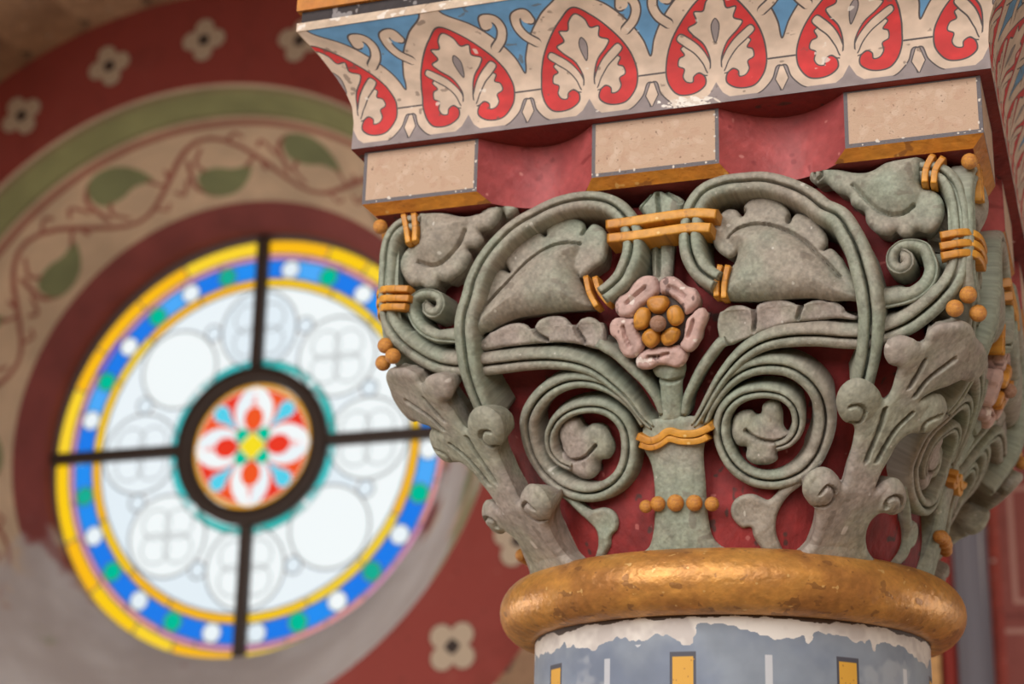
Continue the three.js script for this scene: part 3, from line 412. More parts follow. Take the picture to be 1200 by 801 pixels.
// great arching stems
const stemR = part('vine_stem', sweep(face, [...B1(268, 735, 225, 712, 165, 665, 118, 590, 97, 490, 104, 390, 122, 285, 192, 190, 312, 138, 435, 123, 560, 119, 705, 155, 830, 212, 928, 288), ...pxs(982, 253, 995.6, 273, 1005.3, 293.6, 1012, 316, 1017, 338, 1020, 364, 1018.5, 392, 1015, 415, 1008, 443)], { w: [[0, 13], [0.1, 15], [0.3, 13.5], [0.6, 14.5], [0.8, 16], [1, 14]], off: 0.002, H: 0.013, depth: 0.05 }), M.stone);
const stemL = part('vine_stem', sweep(face, [...pxs(705, 344, 716, 336, 728, 324, 737, 307, 741, 290, 739, 268, 731, 252), ...A3(955, 165, 870, 135, 760, 130, 600, 165, 460, 232, 340, 303, 230, 405, 150, 510, 95, 620, 60, 740), ...pxs(545, 370, 545, 398, 549, 425, 557, 449, 568, 474, 574, 488)], { w: [[0, 12], [0.1, 14], [0.3, 13], [0.6, 13.5], [0.8, 15], [1, 13]], off: 0.002, H: 0.013, depth: 0.05, flip: 1 }), M.stone);
const nearCorner = table([[0, 0.04], [0.5, 0.04], [0.66, 0.012], [1, 0.012]]);
// long stems that run behind them to the corners
const cornR = part('corner_stem', sweep(face, pxs(812, 500, 821, 486, 830, 470, 846, 443, 869, 417, 893, 402, 921, 395, 955, 393.5, 990, 396, 1018, 396, 1040, 389, 1063, 379, 1084, 364, 1104, 345, 1116, 329, 1123, 312, 1126, 290, 1126, 262, 1123, 238, 1116, 216, 1106, 204, 1092, 199, 1078, 200), { w: [[0, 5], [0.1, 8], [0.3, 14], [0.5, 15], [0.62, 15], [0.74, 12.5], [1, 12]], off: -0.01, H: 0.013, depth: nearCorner }), M.stone);
const cornL = part('corner_stem', sweep(face, pxs(765, 502, 753.6, 491, 735, 466, 712, 445, 693.6, 432.5, 671, 425, 645, 422, 615, 423, 588, 426, 560, 429, 533, 429, 515, 426, 497, 418, 479, 406, 464, 391, 455, 374, 452, 352, 450, 330, 450, 312, 452, 297, 458, 279, 467, 267, 480, 261, 492, 262), { w: [[0, 5], [0.1, 8], [0.25, 13], [0.45, 15], [0.6, 15], [0.75, 12], [1, 12]], off: -0.01, H: 0.013, depth: nearCorner }), M.stone);
// lower spirals
const spR = part('spiral_scroll', sweep(face, [...B6(130, 470, 165, 380, 235, 265, 320, 180, 430, 122, 560, 104, 680, 125, 790, 195, 868, 300, 900, 420, 890, 540, 845, 660, 760, 760, 650, 812, 546, 824, 430, 798, 330, 728, 265, 630, 237, 520, 250, 425, 295, 350, 365, 298, 450, 274, 540, 272, 635, 298, 705, 365, 730, 450, 712, 530, 660, 590, 585, 618)], { w: [[0, 6], [0.08, 9], [0.2, 13], [0.34, 14], [0.5, 11.5], [0.65, 10.5], [0.8, 9.5], [0.92, 8.5], [1, 6]], off: -0.012, H: 0.012, depth: 0.035 }), M.stone);
const spL = part('spiral_scroll', sweep(face, [...B5(830, 430, 770, 330, 690, 250, 590, 185, 470, 150, 340, 158, 215, 222, 130, 325, 100, 440, 118, 560, 175, 680, 250, 765, 330, 818, 430, 848, 520, 845, 620, 800, 690, 725, 728, 620, 730, 520, 705, 430, 650, 362, 565, 318, 460, 312, 355, 342, 275, 410, 236, 500, 245, 590, 295, 655, 370, 690)], { w: [[0, 6], [0.08, 8], [0.2, 11.5], [0.34, 13], [0.5, 12], [0.65, 11.5], [0.8, 9.5], [0.92, 8], [1, 6]], off: -0.012, H: 0.012, depth: 0.035 }), M.stone);
part('spiral_leaf', relief(face, B6(490, 430, 500, 380, 550, 350, 600, 365, 630, 420, 635, 490, 665, 530, 700, 530, 690, 590, 640, 640, 600, 660, 605, 700, 560, 730, 490, 735, 430, 720, 395, 680, 400, 630, 350, 620, 315, 580, 300, 520, 320, 450, 370, 415, 430, 415, 460, 440), { off: -0.016, H: 0.012, rw: 0.011, depth: 0.03, res: 0.0014, grooves: [{ pts: B6(400, 520, 450, 560, 520, 585, 600, 590, 680, 560), w: 0.0018, d: 0.004 }] }), M.stoneWarm);
part('spiral_leaf', relief(face, B5(285, 510, 300, 450, 350, 410, 410, 415, 450, 465, 500, 442, 570, 460, 620, 520, 630, 590, 600, 645, 535, 665, 525, 720, 490, 765, 430, 775, 370, 745, 310, 700, 262, 625, 300, 615, 300, 565), { off: -0.016, H: 0.012, rw: 0.011, depth: 0.03, res: 0.0014, grooves: [{ pts: B5(310, 600, 370, 655, 450, 640, 530, 560), w: 0.0018, d: 0.004 }] }), M.stoneWarm);
// small leaf stems and lobed leaves over the fan
part('leaf_strand', sweep(face, B3(330, 430, 285, 455, 235, 515, 165, 615, 110, 720, 75, 800, 60, 900), { w: [7, 7, 6, 5], prof: 'single', off: -0.01, H: 0.01 }), M.stone);
part('leaf_strand', sweep(face, pxs(700, 403, 708.5, 408.6, 723.5, 419, 740, 435, 755, 450, 768, 468.7, 776, 488), { w: [7, 7, 6, 5], prof: 'single', off: -0.01, H: 0.01 }), M.stone);
part('lobed_leaf', relief(face, [...B3(300, 470, 275, 400, 268, 330, 290, 250, 350, 205, 420, 200, 480, 225, 503, 245, 515, 205, 560, 178, 640, 160, 720, 175, 780, 210, 797, 235, 815, 195, 860, 170, 930, 165, 1000, 195, 1060, 235), ...B4(150, 285, 215, 318, 215, 330, 100, 325), ...B3(900, 318, 760, 330, 640, 358, 540, 398, 440, 440, 350, 480)], { off: -0.012, H: 0.007, rw: 0.005, depth: 0.035, bodies: [{ circle: [862, 378], r: 0.021, H: -0.006, rw: 0.02 }, { circle: [910, 367], r: 0.023, H: -0.006, rw: 0.022 }, { circle: [962, 367], r: 0.021, H: -0.006, rw: 0.02 }], grooves: [{ pts: B3(497, 235, 507, 300, 500, 375), w: 0.0022, d: 0.006 }, { pts: B3(797, 225, 785, 260, 775, 300), w: 0.0022, d: 0.006 }] }), M.stoneWarm);
part('lobed_leaf', relief(face, A4(95, 425, 150, 365, 250, 285, 330, 255, 400, 265, 445, 300, 490, 240, 570, 210, 640, 220, 705, 278, 750, 232, 810, 220, 870, 260, 900, 315, 900, 440, 840, 440, 740, 412, 640, 400, 500, 405, 300, 425, 110, 450), { off: -0.012, H: 0.007, rw: 0.005, depth: 0.035, bodies: [{ circle: [604, 390], r: 0.02, H: -0.005, rw: 0.02 }, { circle: [651, 384], r: 0.022, H: -0.006, rw: 0.02 }, { circle: [690, 386], r: 0.018, H: -0.006, rw: 0.018 }], grooves: [{ pts: A4(445, 290, 480, 345, 540, 385), w: 0.0022, d: 0.006 }, { pts: A4(705, 270, 730, 330, 775, 395), w: 0.0022, d: 0.006 }] }), M.stoneWarm);
// large curled leaves inside the arches
const leafR = part('curled_leaf', relief(face, [...B1(398, 562, 345, 592, 275, 555, 235, 485, 238, 405, 278, 330, 330, 290, 385, 292, 425, 330, 437, 265, 490, 225, 560, 212, 640, 232, 700, 275, 725, 320, 716, 375, 760, 318, 830, 330, 900, 380, 950, 445, 958, 500, 930, 548, 980, 533, 1035, 580, 1085, 665), ...pxs(1003, 330, 1008, 356, 985, 355, 950, 350, 915, 352, 880, 354, 846, 350), ...B1(318, 780, 345, 690, 378, 620)], { off: -0.014, H: 0.008, rw: 0.007, depth: 0.04, res: 0.0014, bodies: [{ poly: [...pxs(848, 351), ...B1(335, 700, 385, 610, 375, 540, 345, 475, 400, 428, 500, 397, 600, 402, 720, 442, 830, 512, 930, 612, 1040, 730), ...pxs(1004, 350, 985, 357, 950, 353, 915, 355, 880, 357)], H: 0.017, rw: 0.024 }], grooves: [{ pts: B1(345, 475, 400, 425, 500, 395, 600, 400, 720, 440, 830, 510, 930, 610, 1040, 730), w: 0.0018, d: 0.004 }, { pts: B1(716, 372, 722, 340), w: 0.0022 }, { pts: B1(425, 330, 440, 305), w: 0.0022 }] }), M.stone);
const leafL = part('curled_leaf', relief(face, [...A3(728, 585, 748, 612, 840, 545, 895, 500, 915, 420, 910, 340, 870, 285, 820, 275, 780, 312, 770, 270, 720, 240, 640, 235, 570, 265, 530, 310, 528, 350, 480, 325, 400, 350, 330, 400, 285, 470, 275, 525, 308, 580, 250, 560, 200, 590, 172, 640, 150, 720, 90, 790), ...A4(60, 250, 70, 390, 110, 380, 200, 300, 330, 235, 450, 212, 600, 192, 720, 182, 830, 165), ...A3(775, 700, 745, 640)], { off: -0.014, H: 0.008, rw: 0.007, depth: 0.04, res: 0.0014, bodies: [{ poly: [...A3(800, 810, 760, 690, 725, 600, 720, 520, 750, 412, 650, 408, 560, 432, 460, 492, 370, 572, 270, 682, 170, 790), ...A4(105, 220, 90, 390, 200, 305, 330, 240, 450, 217, 600, 197, 720, 187)], H: 0.017, rw: 0.024 }], grooves: [{ pts: A3(750, 410, 650, 405, 560, 430, 460, 490, 370, 570, 270, 680, 170, 790), w: 0.0018, d: 0.004 }, { pts: A3(528, 350, 520, 325), w: 0.002 }, { pts: A3(780, 312, 765, 345), w: 0.002 }] }), M.stone);
mesh('gold_tie', bar([...pxs(843.5, 309, 839.5, 326, 839, 347)], { w: [3.4, 3.4], off: 0.004 }), M.gold, leafR); mesh('gold_tie', bar([...pxs(852.5, 309, 848.5, 328, 847.5, 349)], { w: [3.4, 3.4], off: 0.005 }), M.gold, leafR);
mesh('gold_tie', bar([...A3(778, 600, 800, 700, 850, 795)], { w: [3.4, 3.4], off: 0.004 }), M.gold, leafL); mesh('gold_tie', bar([...A3(835, 602, 862, 690, 925, 772)], { w: [3.4, 3.4], off: 0.005 }), M.gold, leafL);
// leaves under the block's corners
const topR = part('corner_scroll_leaf', relief(face, B2(700, 48, 600, 58, 480, 92, 400, 142, 300, 150, 200, 128, 130, 112, 85, 118, 45, 145, 40, 185, 75, 212, 130, 205, 185, 255, 262, 285, 280, 335, 350, 370, 362, 430, 420, 490, 500, 502, 532, 482, 560, 508, 610, 510, 650, 478, 720, 490, 790, 440, 812, 370, 800, 300, 750, 255, 690, 242, 672, 215), { off: -0.014, H: 0.009, rw: 0.009, depth: 0.04, res: 0.0014, bodies: [{ poly: B2(700, 45, 600, 55, 480, 90, 390, 140, 300, 190, 285, 235, 370, 325, 440, 382, 520, 405, 590, 392, 650, 345, 680, 270, 670, 215), H: 0.014, rw: 0.03 }], grooves: [{ pts: B2(290, 230, 370, 320, 440, 380, 520, 405, 590, 390, 640, 350), w: 0.0018, d: 0.003 }, { pts: B2(75, 180, 75, 150, 105, 145, 115, 175, 90, 195), w: 0.0014, d: 0.003 }] }), M.stone);
const topL = part('corner_scroll_leaf', relief(face, [...A1(440, 118, 520, 113, 620, 118, 760, 148, 850, 143, 960, 98), ...A3(100, 215, 160, 168, 215, 148, 300, 148, 350, 180, 320, 215, 285, 235), ...A1(1090, 100, 1050, 190, 1000, 240, 912, 268, 935, 330, 890, 388, 812, 400, 838, 450, 790, 560, 720, 620, 640, 655, 592, 648, 570, 700, 500, 715, 452, 688, 370, 690, 310, 630, 280, 550, 300, 460, 360, 390, 430, 360)], { off: -0.014, H: 0.009, rw: 0.009, depth: 0.04, res: 0.0014, bodies: [{ poly: A1(440, 115, 520, 110, 620, 116, 760, 150, 850, 190, 810, 275, 770, 372, 700, 462, 620, 532, 540, 552, 440, 520, 400, 440, 430, 350), H: 0.014, rw: 0.03 }], grooves: [{ pts: A1(810, 270, 770, 370, 700, 460, 620, 530, 540, 550, 440, 520), w: 0.0018, d: 0.003 }] }), M.stone);
mesh('gold_tie', bar(pxs(1093, 180, 1085, 196, 1083, 214), { w: [3.8, 3.8], off: 0.003 }), M.gold, topR); mesh('gold_tie', bar(pxs(1105, 183, 1096, 197, 1093.5, 215), { w: [3.8, 3.8], off: 0.004 }), M.gold, topR);
mesh('gold_tie', bar(pxs(472, 250, 475, 266, 478, 285), { w: [3.6, 3.6], off: 0.003 }), M.gold, topL); mesh('gold_tie', bar(pxs(484, 249, 485.5, 266, 485, 283), { w: [3.6, 3.6], off: 0.004 }), M.gold, topL);
// small volutes beside the arching stems
part('small_volute', sweep(face, [...B4(330, 215, 400, 205, 480, 188, 560, 150, 618, 95, 640, 25), ...B2(722, 640, 690, 580, 625, 560, 555, 570, 512, 620, 515, 680, 560, 705, 600, 675, 592, 635, 560, 628)], { w: [[0, 12], [0.3, 10], [0.5, 8], [0.7, 6.5], [0.85, 8], [1, 9]], prof: 'edged', off: -0.014, H: 0.013 }), M.stone);
part('small_volute', sweep(face, A2(760, 440, 690, 435, 590, 425, 490, 385, 415, 310, 380, 220, 395, 140, 455, 92, 530, 88, 590, 120, 608, 180, 580, 235, 535, 240, 505, 205, 525, 178), { w: [[0, 10], [0.3, 8.5], [0.5, 6.5], [0.7, 6.5], [0.85, 8], [1, 9]], prof: 'edged', off: -0.014, H: 0.013, flip: -1 }), M.stone);
// ties on the corner stems
const wrap = (x0, y0, x1, y1, end) => { const a = face.hit(x0, y0, 0.007), b = face.hit(x1, y1, 0.007), f = (x) => [x, a[1] + (b[1] - a[1]) * (x - a[0]) / (b[0] - a[0])]; return sweep(face, [a, f((a[0] + end) / 2), f(end)], { xy: true, w: [4.5, 4.5], off: 0.003, H: 0.005, depth: 0.014, prof: 'tie' }); };
for (const [x0, y0, x1, y1] of [[1101, 275, 1125, 271], [1100.5, 287, 1125, 283], [1102, 298.5, 1125, 294.5]]) mesh('gold_band', wrap(x0, y0, x1, y1, 0.331), M.gold, cornR);
for (const [y, x0] of [[337, 479], [347.5, 480], [357.5, 476]]) mesh('gold_band', wrap(x0, y + 0.5, 458, y, -0.331), M.gold, cornL);
// spear leaf and the band that ties the two great stems together
const spear = part('spear_leaf', relief(face, A5(520, 88, 535, 74, 552, 84, 640, 130, 740, 190, 722, 250, 690, 330, 680, 440, 665, 560, 645, 800, 640, 900, 495, 900, 490, 800, 478, 560, 460, 440, 440, 330, 400, 275, 385, 250, 460, 160), { off: -0.02, H: 0.008, rw: 0.012, depth: 0.03, smooth: 4, grooves: [{ pts: A5(540, 150, 552, 300, 550, 800), w: 0.0022, d: 0.004 }, { pts: A5(430, 315, 405, 270, 470, 180, 535, 105, 640, 160, 715, 215), w: 0.0018, d: 0.003 }] }), M.stone);
mesh('gold_band', sweep(face, A5(132, 385, 300, 362, 450, 340, 600, 318, 740, 300, 850, 292, 1005, 302), { w: [6.2, 6.2], H: 0.005, off: 0.012, depth: 0.03, prof: 'tie' }), M.gold, stemR);
mesh('gold_band', sweep(face, A5(142, 492, 300, 475, 450, 455, 600, 433, 740, 412, 850, 405, 958, 410), { w: [6.2, 6.2], H: 0.005, off: 0.012, depth: 0.03, prof: 'tie' }), M.gold, stemL);
// central trunk
const trunk = part('central_trunk', relief(face, pxs(756, 500, 783, 492, 822, 494, 828, 510, 824.6, 530, 827, 567, 830, 605, 836, 631, 846, 642, 862, 648, 860, 662, 800, 664, 742, 668, 735, 658, 752, 649, 760, 641, 765, 625, 767, 603, 767, 570, 763, 545, 752, 522), { off: -0.01, H: 0.006, rw: 0.014, depth: 0.03, hfun: (x) => 0.006 * Math.max(0, 1 - (x / 0.04) ** 2) }), M.stone);
part('trunk_neck', relief(face, pxs(772, 500, 773, 470, 771, 450, 764, 438, 770, 425, 800, 425, 803, 436, 799, 450, 799, 470, 800, 500), { off: -0.012, H: 0.012, rw: 0.016, depth: 0.03, grooves: [{ pts: pxs(768, 447, 785, 449, 802, 446), w: 0.0018, d: 0.003 }] }), M.stone);
mesh('gold_tie', bar(pxs(746, 508, 760, 513.5, 770, 511, 783, 502, 795, 505, 812, 505, 824, 501, 833, 495), { w: [4.6, 4.6], off: 0.006, depth: 0.02 }), M.gold, trunk); mesh('gold_tie', bar(pxs(749, 518, 761, 521.5, 771, 519, 783, 511.5, 795, 514, 812, 514.5, 823, 512, 829, 508), { w: [4, 4], off: 0.005, depth: 0.02 }), M.gold, trunk);
for (const [x, y, r] of [[757, 592, 8], [771, 589, 9.3], [791.5, 588, 10.4], [813.5, 588, 10], [834, 589, 8.8]]) mesh('bead', bead(face, x, y, r, 0.004), M.bead, trunk);
// half leaves under the spirals
part('half_leaf', relief(face, B8(362, 405, 358, 365, 380, 310, 430, 280, 500, 273, 560, 298, 602, 312, 690, 230, 790, 165, 830, 200, 740, 280, 685, 350, 655, 430, 655, 520, 685, 600, 710, 650, 600, 650, 545, 600, 508, 540, 492, 488, 440, 490, 390, 452), { off: -0.01, H: 0.006, rw: 0.005, depth: 0.025, bodies: [{ circle: [880, 602], r: 0.022, H: -0.004, rw: 0.02 }] }), M.stone);
part('half_leaf', relief(face, B7(250, 225, 370, 305, 480, 378, 520, 368, 570, 362, 622, 390, 648, 440, 642, 500, 606, 542, 602, 600, 572, 665, 560, 715, 500, 715, 525, 600, 522, 530, 485, 470, 410, 402, 330, 325, 240, 255), { off: -0.01, H: 0.006, rw: 0.005, depth: 0.03, bodies: [{ circle: [707, 613], r: 0.018, H: -0.004, rw: 0.016 }] }), M.stone);
// rosette
const rosette = part('rosette', relief(face, A6(300, 300, 400, 230, 540, 190, 680, 230, 770, 330, 800, 450, 760, 580, 660, 680, 540, 710, 400, 680, 310, 580, 270, 440), { off: -0.012, H: 0.012, rw: 0.02, depth: 0.03, res: 0.003 }), flat(0x4d433f));
const grow = (P, k) => { const cx = P.reduce((a, p) => a + p[0], 0) / P.length, cy = P.reduce((a, p) => a + p[1], 0) / P.length; return P.map((p) => [cx + (p[0] - cx) * k, cy + (p[1] - cy) * k]); };
const petals = [
  [A6(215, 350, 210, 300, 240, 240, 300, 210, 350, 140, 400, 100, 450, 85, 510, 100, 532, 150, 535, 210, 500, 250, 450, 290, 400, 330, 350, 380, 310, 397, 250, 390), A6(440, 180, 370, 240, 300, 300)],
  [A6(560, 190, 560, 130, 600, 95, 660, 90, 710, 120, 760, 160, 820, 180, 852, 240, 840, 300, 800, 340, 750, 372, 720, 310, 670, 260, 610, 230, 570, 220), A6(630, 175, 690, 200, 750, 250)],
  [A6(765, 425, 800, 390, 850, 345, 890, 338, 918, 390, 905, 450, 880, 510, 870, 570, 840, 630, 790, 668, 740, 650, 712, 612, 740, 560, 750, 490), A6(818, 425, 805, 480, 780, 550)],
  [A6(372, 745, 400, 690, 460, 660, 540, 645, 620, 640, 690, 632, 740, 675, 752, 730, 725, 775, 680, 795, 600, 778, 540, 778, 490, 805, 420, 808, 383, 785), A6(465, 708, 540, 703, 620, 682)],
  [A6(163, 500, 178, 440, 230, 412, 300, 420, 350, 430, 370, 490, 400, 560, 424, 622, 390, 682, 340, 714, 280, 702, 240, 650, 215, 580, 178, 545), A6(272, 475, 290, 550, 322, 622)],
];
for (const [p, l] of petals) mesh('petal', relief(face, grow(p, 1.07), { off: -0.002, H: 0.009, rw: 0.006, depth: 0.02, res: 0.0016, under: 0.002, grooves: [{ pts: l, w: 0.002, d: 0.003 }] }), M.petal, rosette);
for (const p of [A6(455, 290, 480, 250, 540, 235, 600, 245, 612, 285, 582, 340, 540, 362, 490, 350), A6(608, 372, 640, 320, 690, 313, 722, 360, 720, 420, 680, 450, 640, 440), A6(568, 522, 600, 490, 650, 473, 692, 500, 682, 560, 640, 597, 590, 602, 563, 560), A6(412, 552, 430, 510, 480, 483, 530, 498, 547, 550, 520, 602, 470, 622, 430, 592), A6(348, 420, 370, 360, 410, 328, 460, 345, 467, 400, 450, 455, 400, 482, 360, 470)]) mesh('gold_petal', relief(face, grow(p, 1.12), { off: 0.004, H: 0.007, rw: 0.005, depth: 0.02, res: 0.0016, under: 0.001 }), M.gold, rosette);
{ const [c] = A6(540, 425); const b = bead(face, c[0], c[1], 10, 0.012); mesh('boss', b, M.petal, rosette).material = mat(paintTex([196, 154, 132], [178, 132, 104], { rep: 3 })); }
// copies round the capital
const front = sides.slice();
for (let k = 1; k < 4; k++) for (const o of front) { const c = o.clone(); c.rotation.y = k * Math.PI / 2; cap.add(c); }
// acanthus at the corners: one leaf, mirrored and turned to the four corners
{
  const outline = [...pxs(1010, 672, 940, 668, 934, 654), ...B8(820, 620, 870, 560, 897, 460, 895, 375, 850, 330, 812, 260, 820, 190, 862, 125, 930, 98, 990, 115, 1035, 160, 1062, 205), ...pxs(995, 546, 1000, 525), ...C3(285, 560, 268, 528, 200, 500, 150, 420, 138, 320, 180, 228, 250, 180, 330, 168, 410, 198, 470, 258, 518, 335, 560, 290), ...pxs(1050, 445, 1053, 432, 1042, 427, 1036.5, 415, 1040, 403, 1053, 396, 1068, 397, 1083, 404, 1089, 391, 1100, 384, 1116, 382.5, 1131, 380, 1142, 385, 1148, 398, 1157, 408, 1160, 424, 1153, 440, 1140, 450, 1128, 448, 1112, 455, 1092, 462, 1080, 470, 1098, 464, 1110, 468, 1112, 482, 1099, 498, 1089, 507, 1078, 510, 1066, 511, 1055, 520, 1045, 537, 1034, 556, 1028, 574, 1038, 566, 1051, 562, 1062, 570, 1065, 585, 1060, 599, 1048, 606, 1034, 603, 1024, 610, 1018, 622, 1017, 637, 1024, 653, 1038, 668)];
  const G = (pts, w = 0.002, d = 0.005) => ({ pts, w, d }), swell = (x, y, r, H) => ({ circle: [x, y], r, H, rw: r });
  const geo = relief(corner, outline, { off: -0.006, H: 0.007, rw: 0.007, depth: 0.028, res: 0.0014, smooth: 5, under: 0.01, lift: 0,
    bodies: [swell(1005, 471, 0.022, 0.006), swell(967, 573, 0.016, 0.007), swell(1060, 416, 0.02, 0.005), swell(1046, 585, 0.015, 0.006), swell(1094, 490, 0.016, 0.005), swell(1112, 402, 0.024, -0.004)],
    grooves: [G(C3(515, 395, 470, 550, 370, 800)), G(C3(720, 430, 600, 550, 450, 800)), G(C3(820, 20, 770, 120, 710, 220)), G(C3(1060, 10, 950, 85, 850, 160, 750, 290)), G(C3(240, 360, 310, 358, 352, 410, 320, 490, 240, 500), 0.0016, 0.003), G(B8(910, 240, 950, 200, 1000, 240, 970, 320, 890, 340), 0.0016, 0.003), G(pxs(1037, 592, 1038, 584, 1046, 579, 1054, 583, 1054, 592), 0.0016, 0.003), G(pxs(1080, 508, 1082, 496, 1092, 487, 1100, 484), 0.0016, 0.003)] });
  const flipX = (g) => { const c = g.clone().scale(-1, 1, 1), I = c.index.array; for (let k = 0; k < I.length; k += 3) { const t = I[k]; I[k] = I[k + 1]; I[k + 1] = t; } return c; };
  const other = flipX(geo);
  for (const [g, t] of [[geo, 0], [geo, Math.PI], [other, 0], [other, Math.PI]]) mesh('corner_leaf', g, M.stoneWarm, cap).rotation.y = t;
  for (const [x, y, r, l] of [[0, 0.44, 9.5, -0.006], [0, 0.295, 10, -0.017], [-0.018, 0.274, 10, -0.012], [0.018, 0.274, 10, -0.012]]) { const g = bead(corner, x, y, r, l, true); for (let k = 0; k < 4; k++) mesh('bead', g, M.bead, cap).rotation.y = k * Math.PI / 2; }
}
// ------------------------------------------------------------------ painted abacus
{
  const ab = group('painted_abacus', 'square painted abacus with palmette frieze and tan blocks on the carved capital', 'abacus');
  const a = 0.351, wc = 0.2085, wm = 0.0723, yb = 0.4628, yt = 0.5285, ci = 0.0124, ch = 0.0109, ND = 0.042;
  const turn = (o, k) => { o.rotation.y = k * Math.PI / 2; return o; };
  const tanMap = (w, h) => { const k = 2400, W = Math.round(w * k), Hh = Math.round(h * k), [c, g] = canvas(W, Hh); g.fillStyle = '#6f6a6e'; g.fillRect(0, 0, W, Hh); const b = 0.0042 * k; g.fillStyle = '#c6a891'; g.fillRect(b, b * 0.4, W - 2 * b, Hh - b * 1.5); for (let i = 0; i < 60; i++) { g.fillStyle = ['rgba(186,150,124,.18)', 'rgba(222,200,180,.2)'][i % 2]; g.beginPath(); g.ellipse(lerp(b + 20, W - b - 20, rnd()), lerp(b + 14, Hh - b - 20, rnd()), 6 + rnd() * 20, 4 + rnd() * 12, rnd() * 3, 0, 7); g.fill(); } speckle(g, W, Hh, 110, ['rgba(120,92,72,.55)', 'rgba(150,120,96,.5)', 'rgba(90,70,58,.5)'], 0.6, 4); for (let i = 0; i < 13; i++) { g.fillStyle = '#dcd2c8'; const e = rnd() < 0.5; g.beginPath(); g.ellipse(e ? W - b * (0.3 + rnd()) : rnd() * W, e ? rnd() * Hh : Hh - b * (0.4 + rnd() * 0.9), 1 + rnd() * 3.5, 1 + rnd() * 4.5, 0, 0, 7); g.fill(); } return mat(canvasTex(c), { bumpScale: 0.0008 }); };
  const tc = tanMap(a - wc, yt - yb), tm = tanMap(2 * wm, yt - yb);
  const quad = (p) => geom(p.flat(), null, [0, 0, 1, 0, 1, 1, 0, 1], null, [0, 1, 2, 0, 2, 3]);
  const faceQ = (x0, x1) => quad([[x0, yb, a], [x1, yb, a], [x1, yt, a], [x0, yt, a]]);
  const rotY = (g, k) => g.clone().rotateY(k * Math.PI / 2);
  const nicheD = (s) => ND * Math.sin(Math.PI * clamp(s)) ** 0.9;
  for (let k = 0; k < 4; k++) {
    mesh('tan_block', rotY(faceQ(-wm, wm), k), tm, ab);
    mesh('tan_block', mergeGeometries([rotY(faceQ(wc, a), k), rotY(faceQ(-a, -wc), k + 1)]), tc, ab);
    const Y = yb - ch, I = a - ci;
    const chm = (x0, x1, i0, i1) => geom([x0, yb, a, i0, Y, I, i1, Y, I, x1, yb, a], null, [x0, 0, i0, 0.02, i1, 0.02, x1, 0], null, [0, 1, 2, 0, 2, 3]);
    mesh('gold_chamfer', rotY(chm(-wm, wm, -wm - 0.0105, wm + 0.0105), k), M.ochre, ab);
    mesh('gold_chamfer', mergeGeometries([rotY(chm(wc, a, wc - 0.0139, I), k), rotY(chm(-a, -wc, -I, -wc + 0.0139), k + 1)]), M.ochre, ab);
    for (const s of [-1, 1]) { // hollow between two blocks
      const P = [], U = [], Ix = [], n = 36, m = 5; for (let i = 0; i <= n; i++) { const t = i / n, x = s * lerp(wm, wc, t), d = nicheD(t), y0 = yb - ch * Math.min(1, d / ci); for (let j = 0; j <= m; j++) { const y = lerp(y0, yt, j / m); P.push(x, y, a - d); U.push(x, y); } }
      for (let i = 0; i < n; i++) for (let j = 0; j < m; j++) { const q = i * (m + 1) + j; Ix.push(q, q + m + 1, q + 1, q + 1, q + m + 1, q + m + 2); }
      mesh('hollow', rotY(geom(P, null, U, null, Ix), k), M.rose, ab).userData.label = 'red painted hollow between two tan blocks';
    }
  }
  { // underside of the block course
    const I = a - ci, s = new THREE.Shape(), pts = []; for (let k = 0; k < 4; k++) { const R = (x, z) => { const c = Math.cos(k * Math.PI / 2), q = Math.sin(k * Math.PI / 2); return [x * c + z * q, -x * q + z * c]; }; pts.push(R(-I, I)); for (const sg of [-1, 1]) for (let i = 0; i <= 24; i++) { const t = sg < 0 ? 1 - i / 24 : i / 24, d = nicheD(t); if (d >= ci) pts.push(R(sg * lerp(wm, wc, t), a - d)); } }
    pts.forEach((p, i) => i ? s.lineTo(p[0], -p[1]) : s.moveTo(p[0], -p[1]));
    mesh('underside', metres(new THREE.ShapeGeometry(s).rotateX(-Math.PI / 2).translate(0, yb - ch, 0)), M.soffit, ab);
  }
  mesh('soffit', (() => { const s = new THREE.Shape([[-0.3632, -0.3632], [0.3632, -0.3632], [0.3632, 0.3632], [-0.3632, 0.3632]].map((p) => new THREE.Vector2(...p))); return metres(new THREE.ShapeGeometry(s).rotateX(-Math.PI / 2).translate(0, 0.5288, 0)); })(), M.soffit, ab);
  // palmette frieze on a hollow moulding
  const W = 2048, Hh = 512, [c, g] = canvas(W, Hh), per = W / 5;
  const beige = '#c4ae9c', line = '#4a4344', redp = '#bb2f30', bluep = '#5b89b0', greyp = '#877c7c';
  g.fillStyle = beige; g.fillRect(0, 0, W, Hh);
  for (let i = 0; i <= 5; i++) {
    g.save(); g.translate(i * per, Hh); g.scale(per, -Hh); g.lineJoin = g.lineCap = 'round';
    const path = (pts, close = true) => { g.beginPath(); const cv = new THREE.CatmullRomCurve3(pts.map((p) => new V3(p[0], p[1], 0)), close, 'centripetal').getPoints(pts.length * 8); cv.forEach((p, k) => k ? g.lineTo(p.x, p.y) : g.moveTo(p.x, p.y)); if (close) g.closePath(); };
    const fs = (pts, col, lw = 0.012, close = true) => { path(pts, close); if (col) { g.fillStyle = col; g.fill(); } if (lw) { g.strokeStyle = line; g.lineWidth = lw; g.stroke(); } };
    const mir = (pts) => pts.map((p) => [-p[0], p[1]]);
    const poly = (pts, col, lw = 0.012) => { g.beginPath(); pts.forEach((p, k) => k ? g.lineTo(...p) : g.moveTo(...p)); g.closePath(); g.fillStyle = col; g.fill(); if (lw) { g.strokeStyle = line; g.lineWidth = lw; g.stroke(); } };
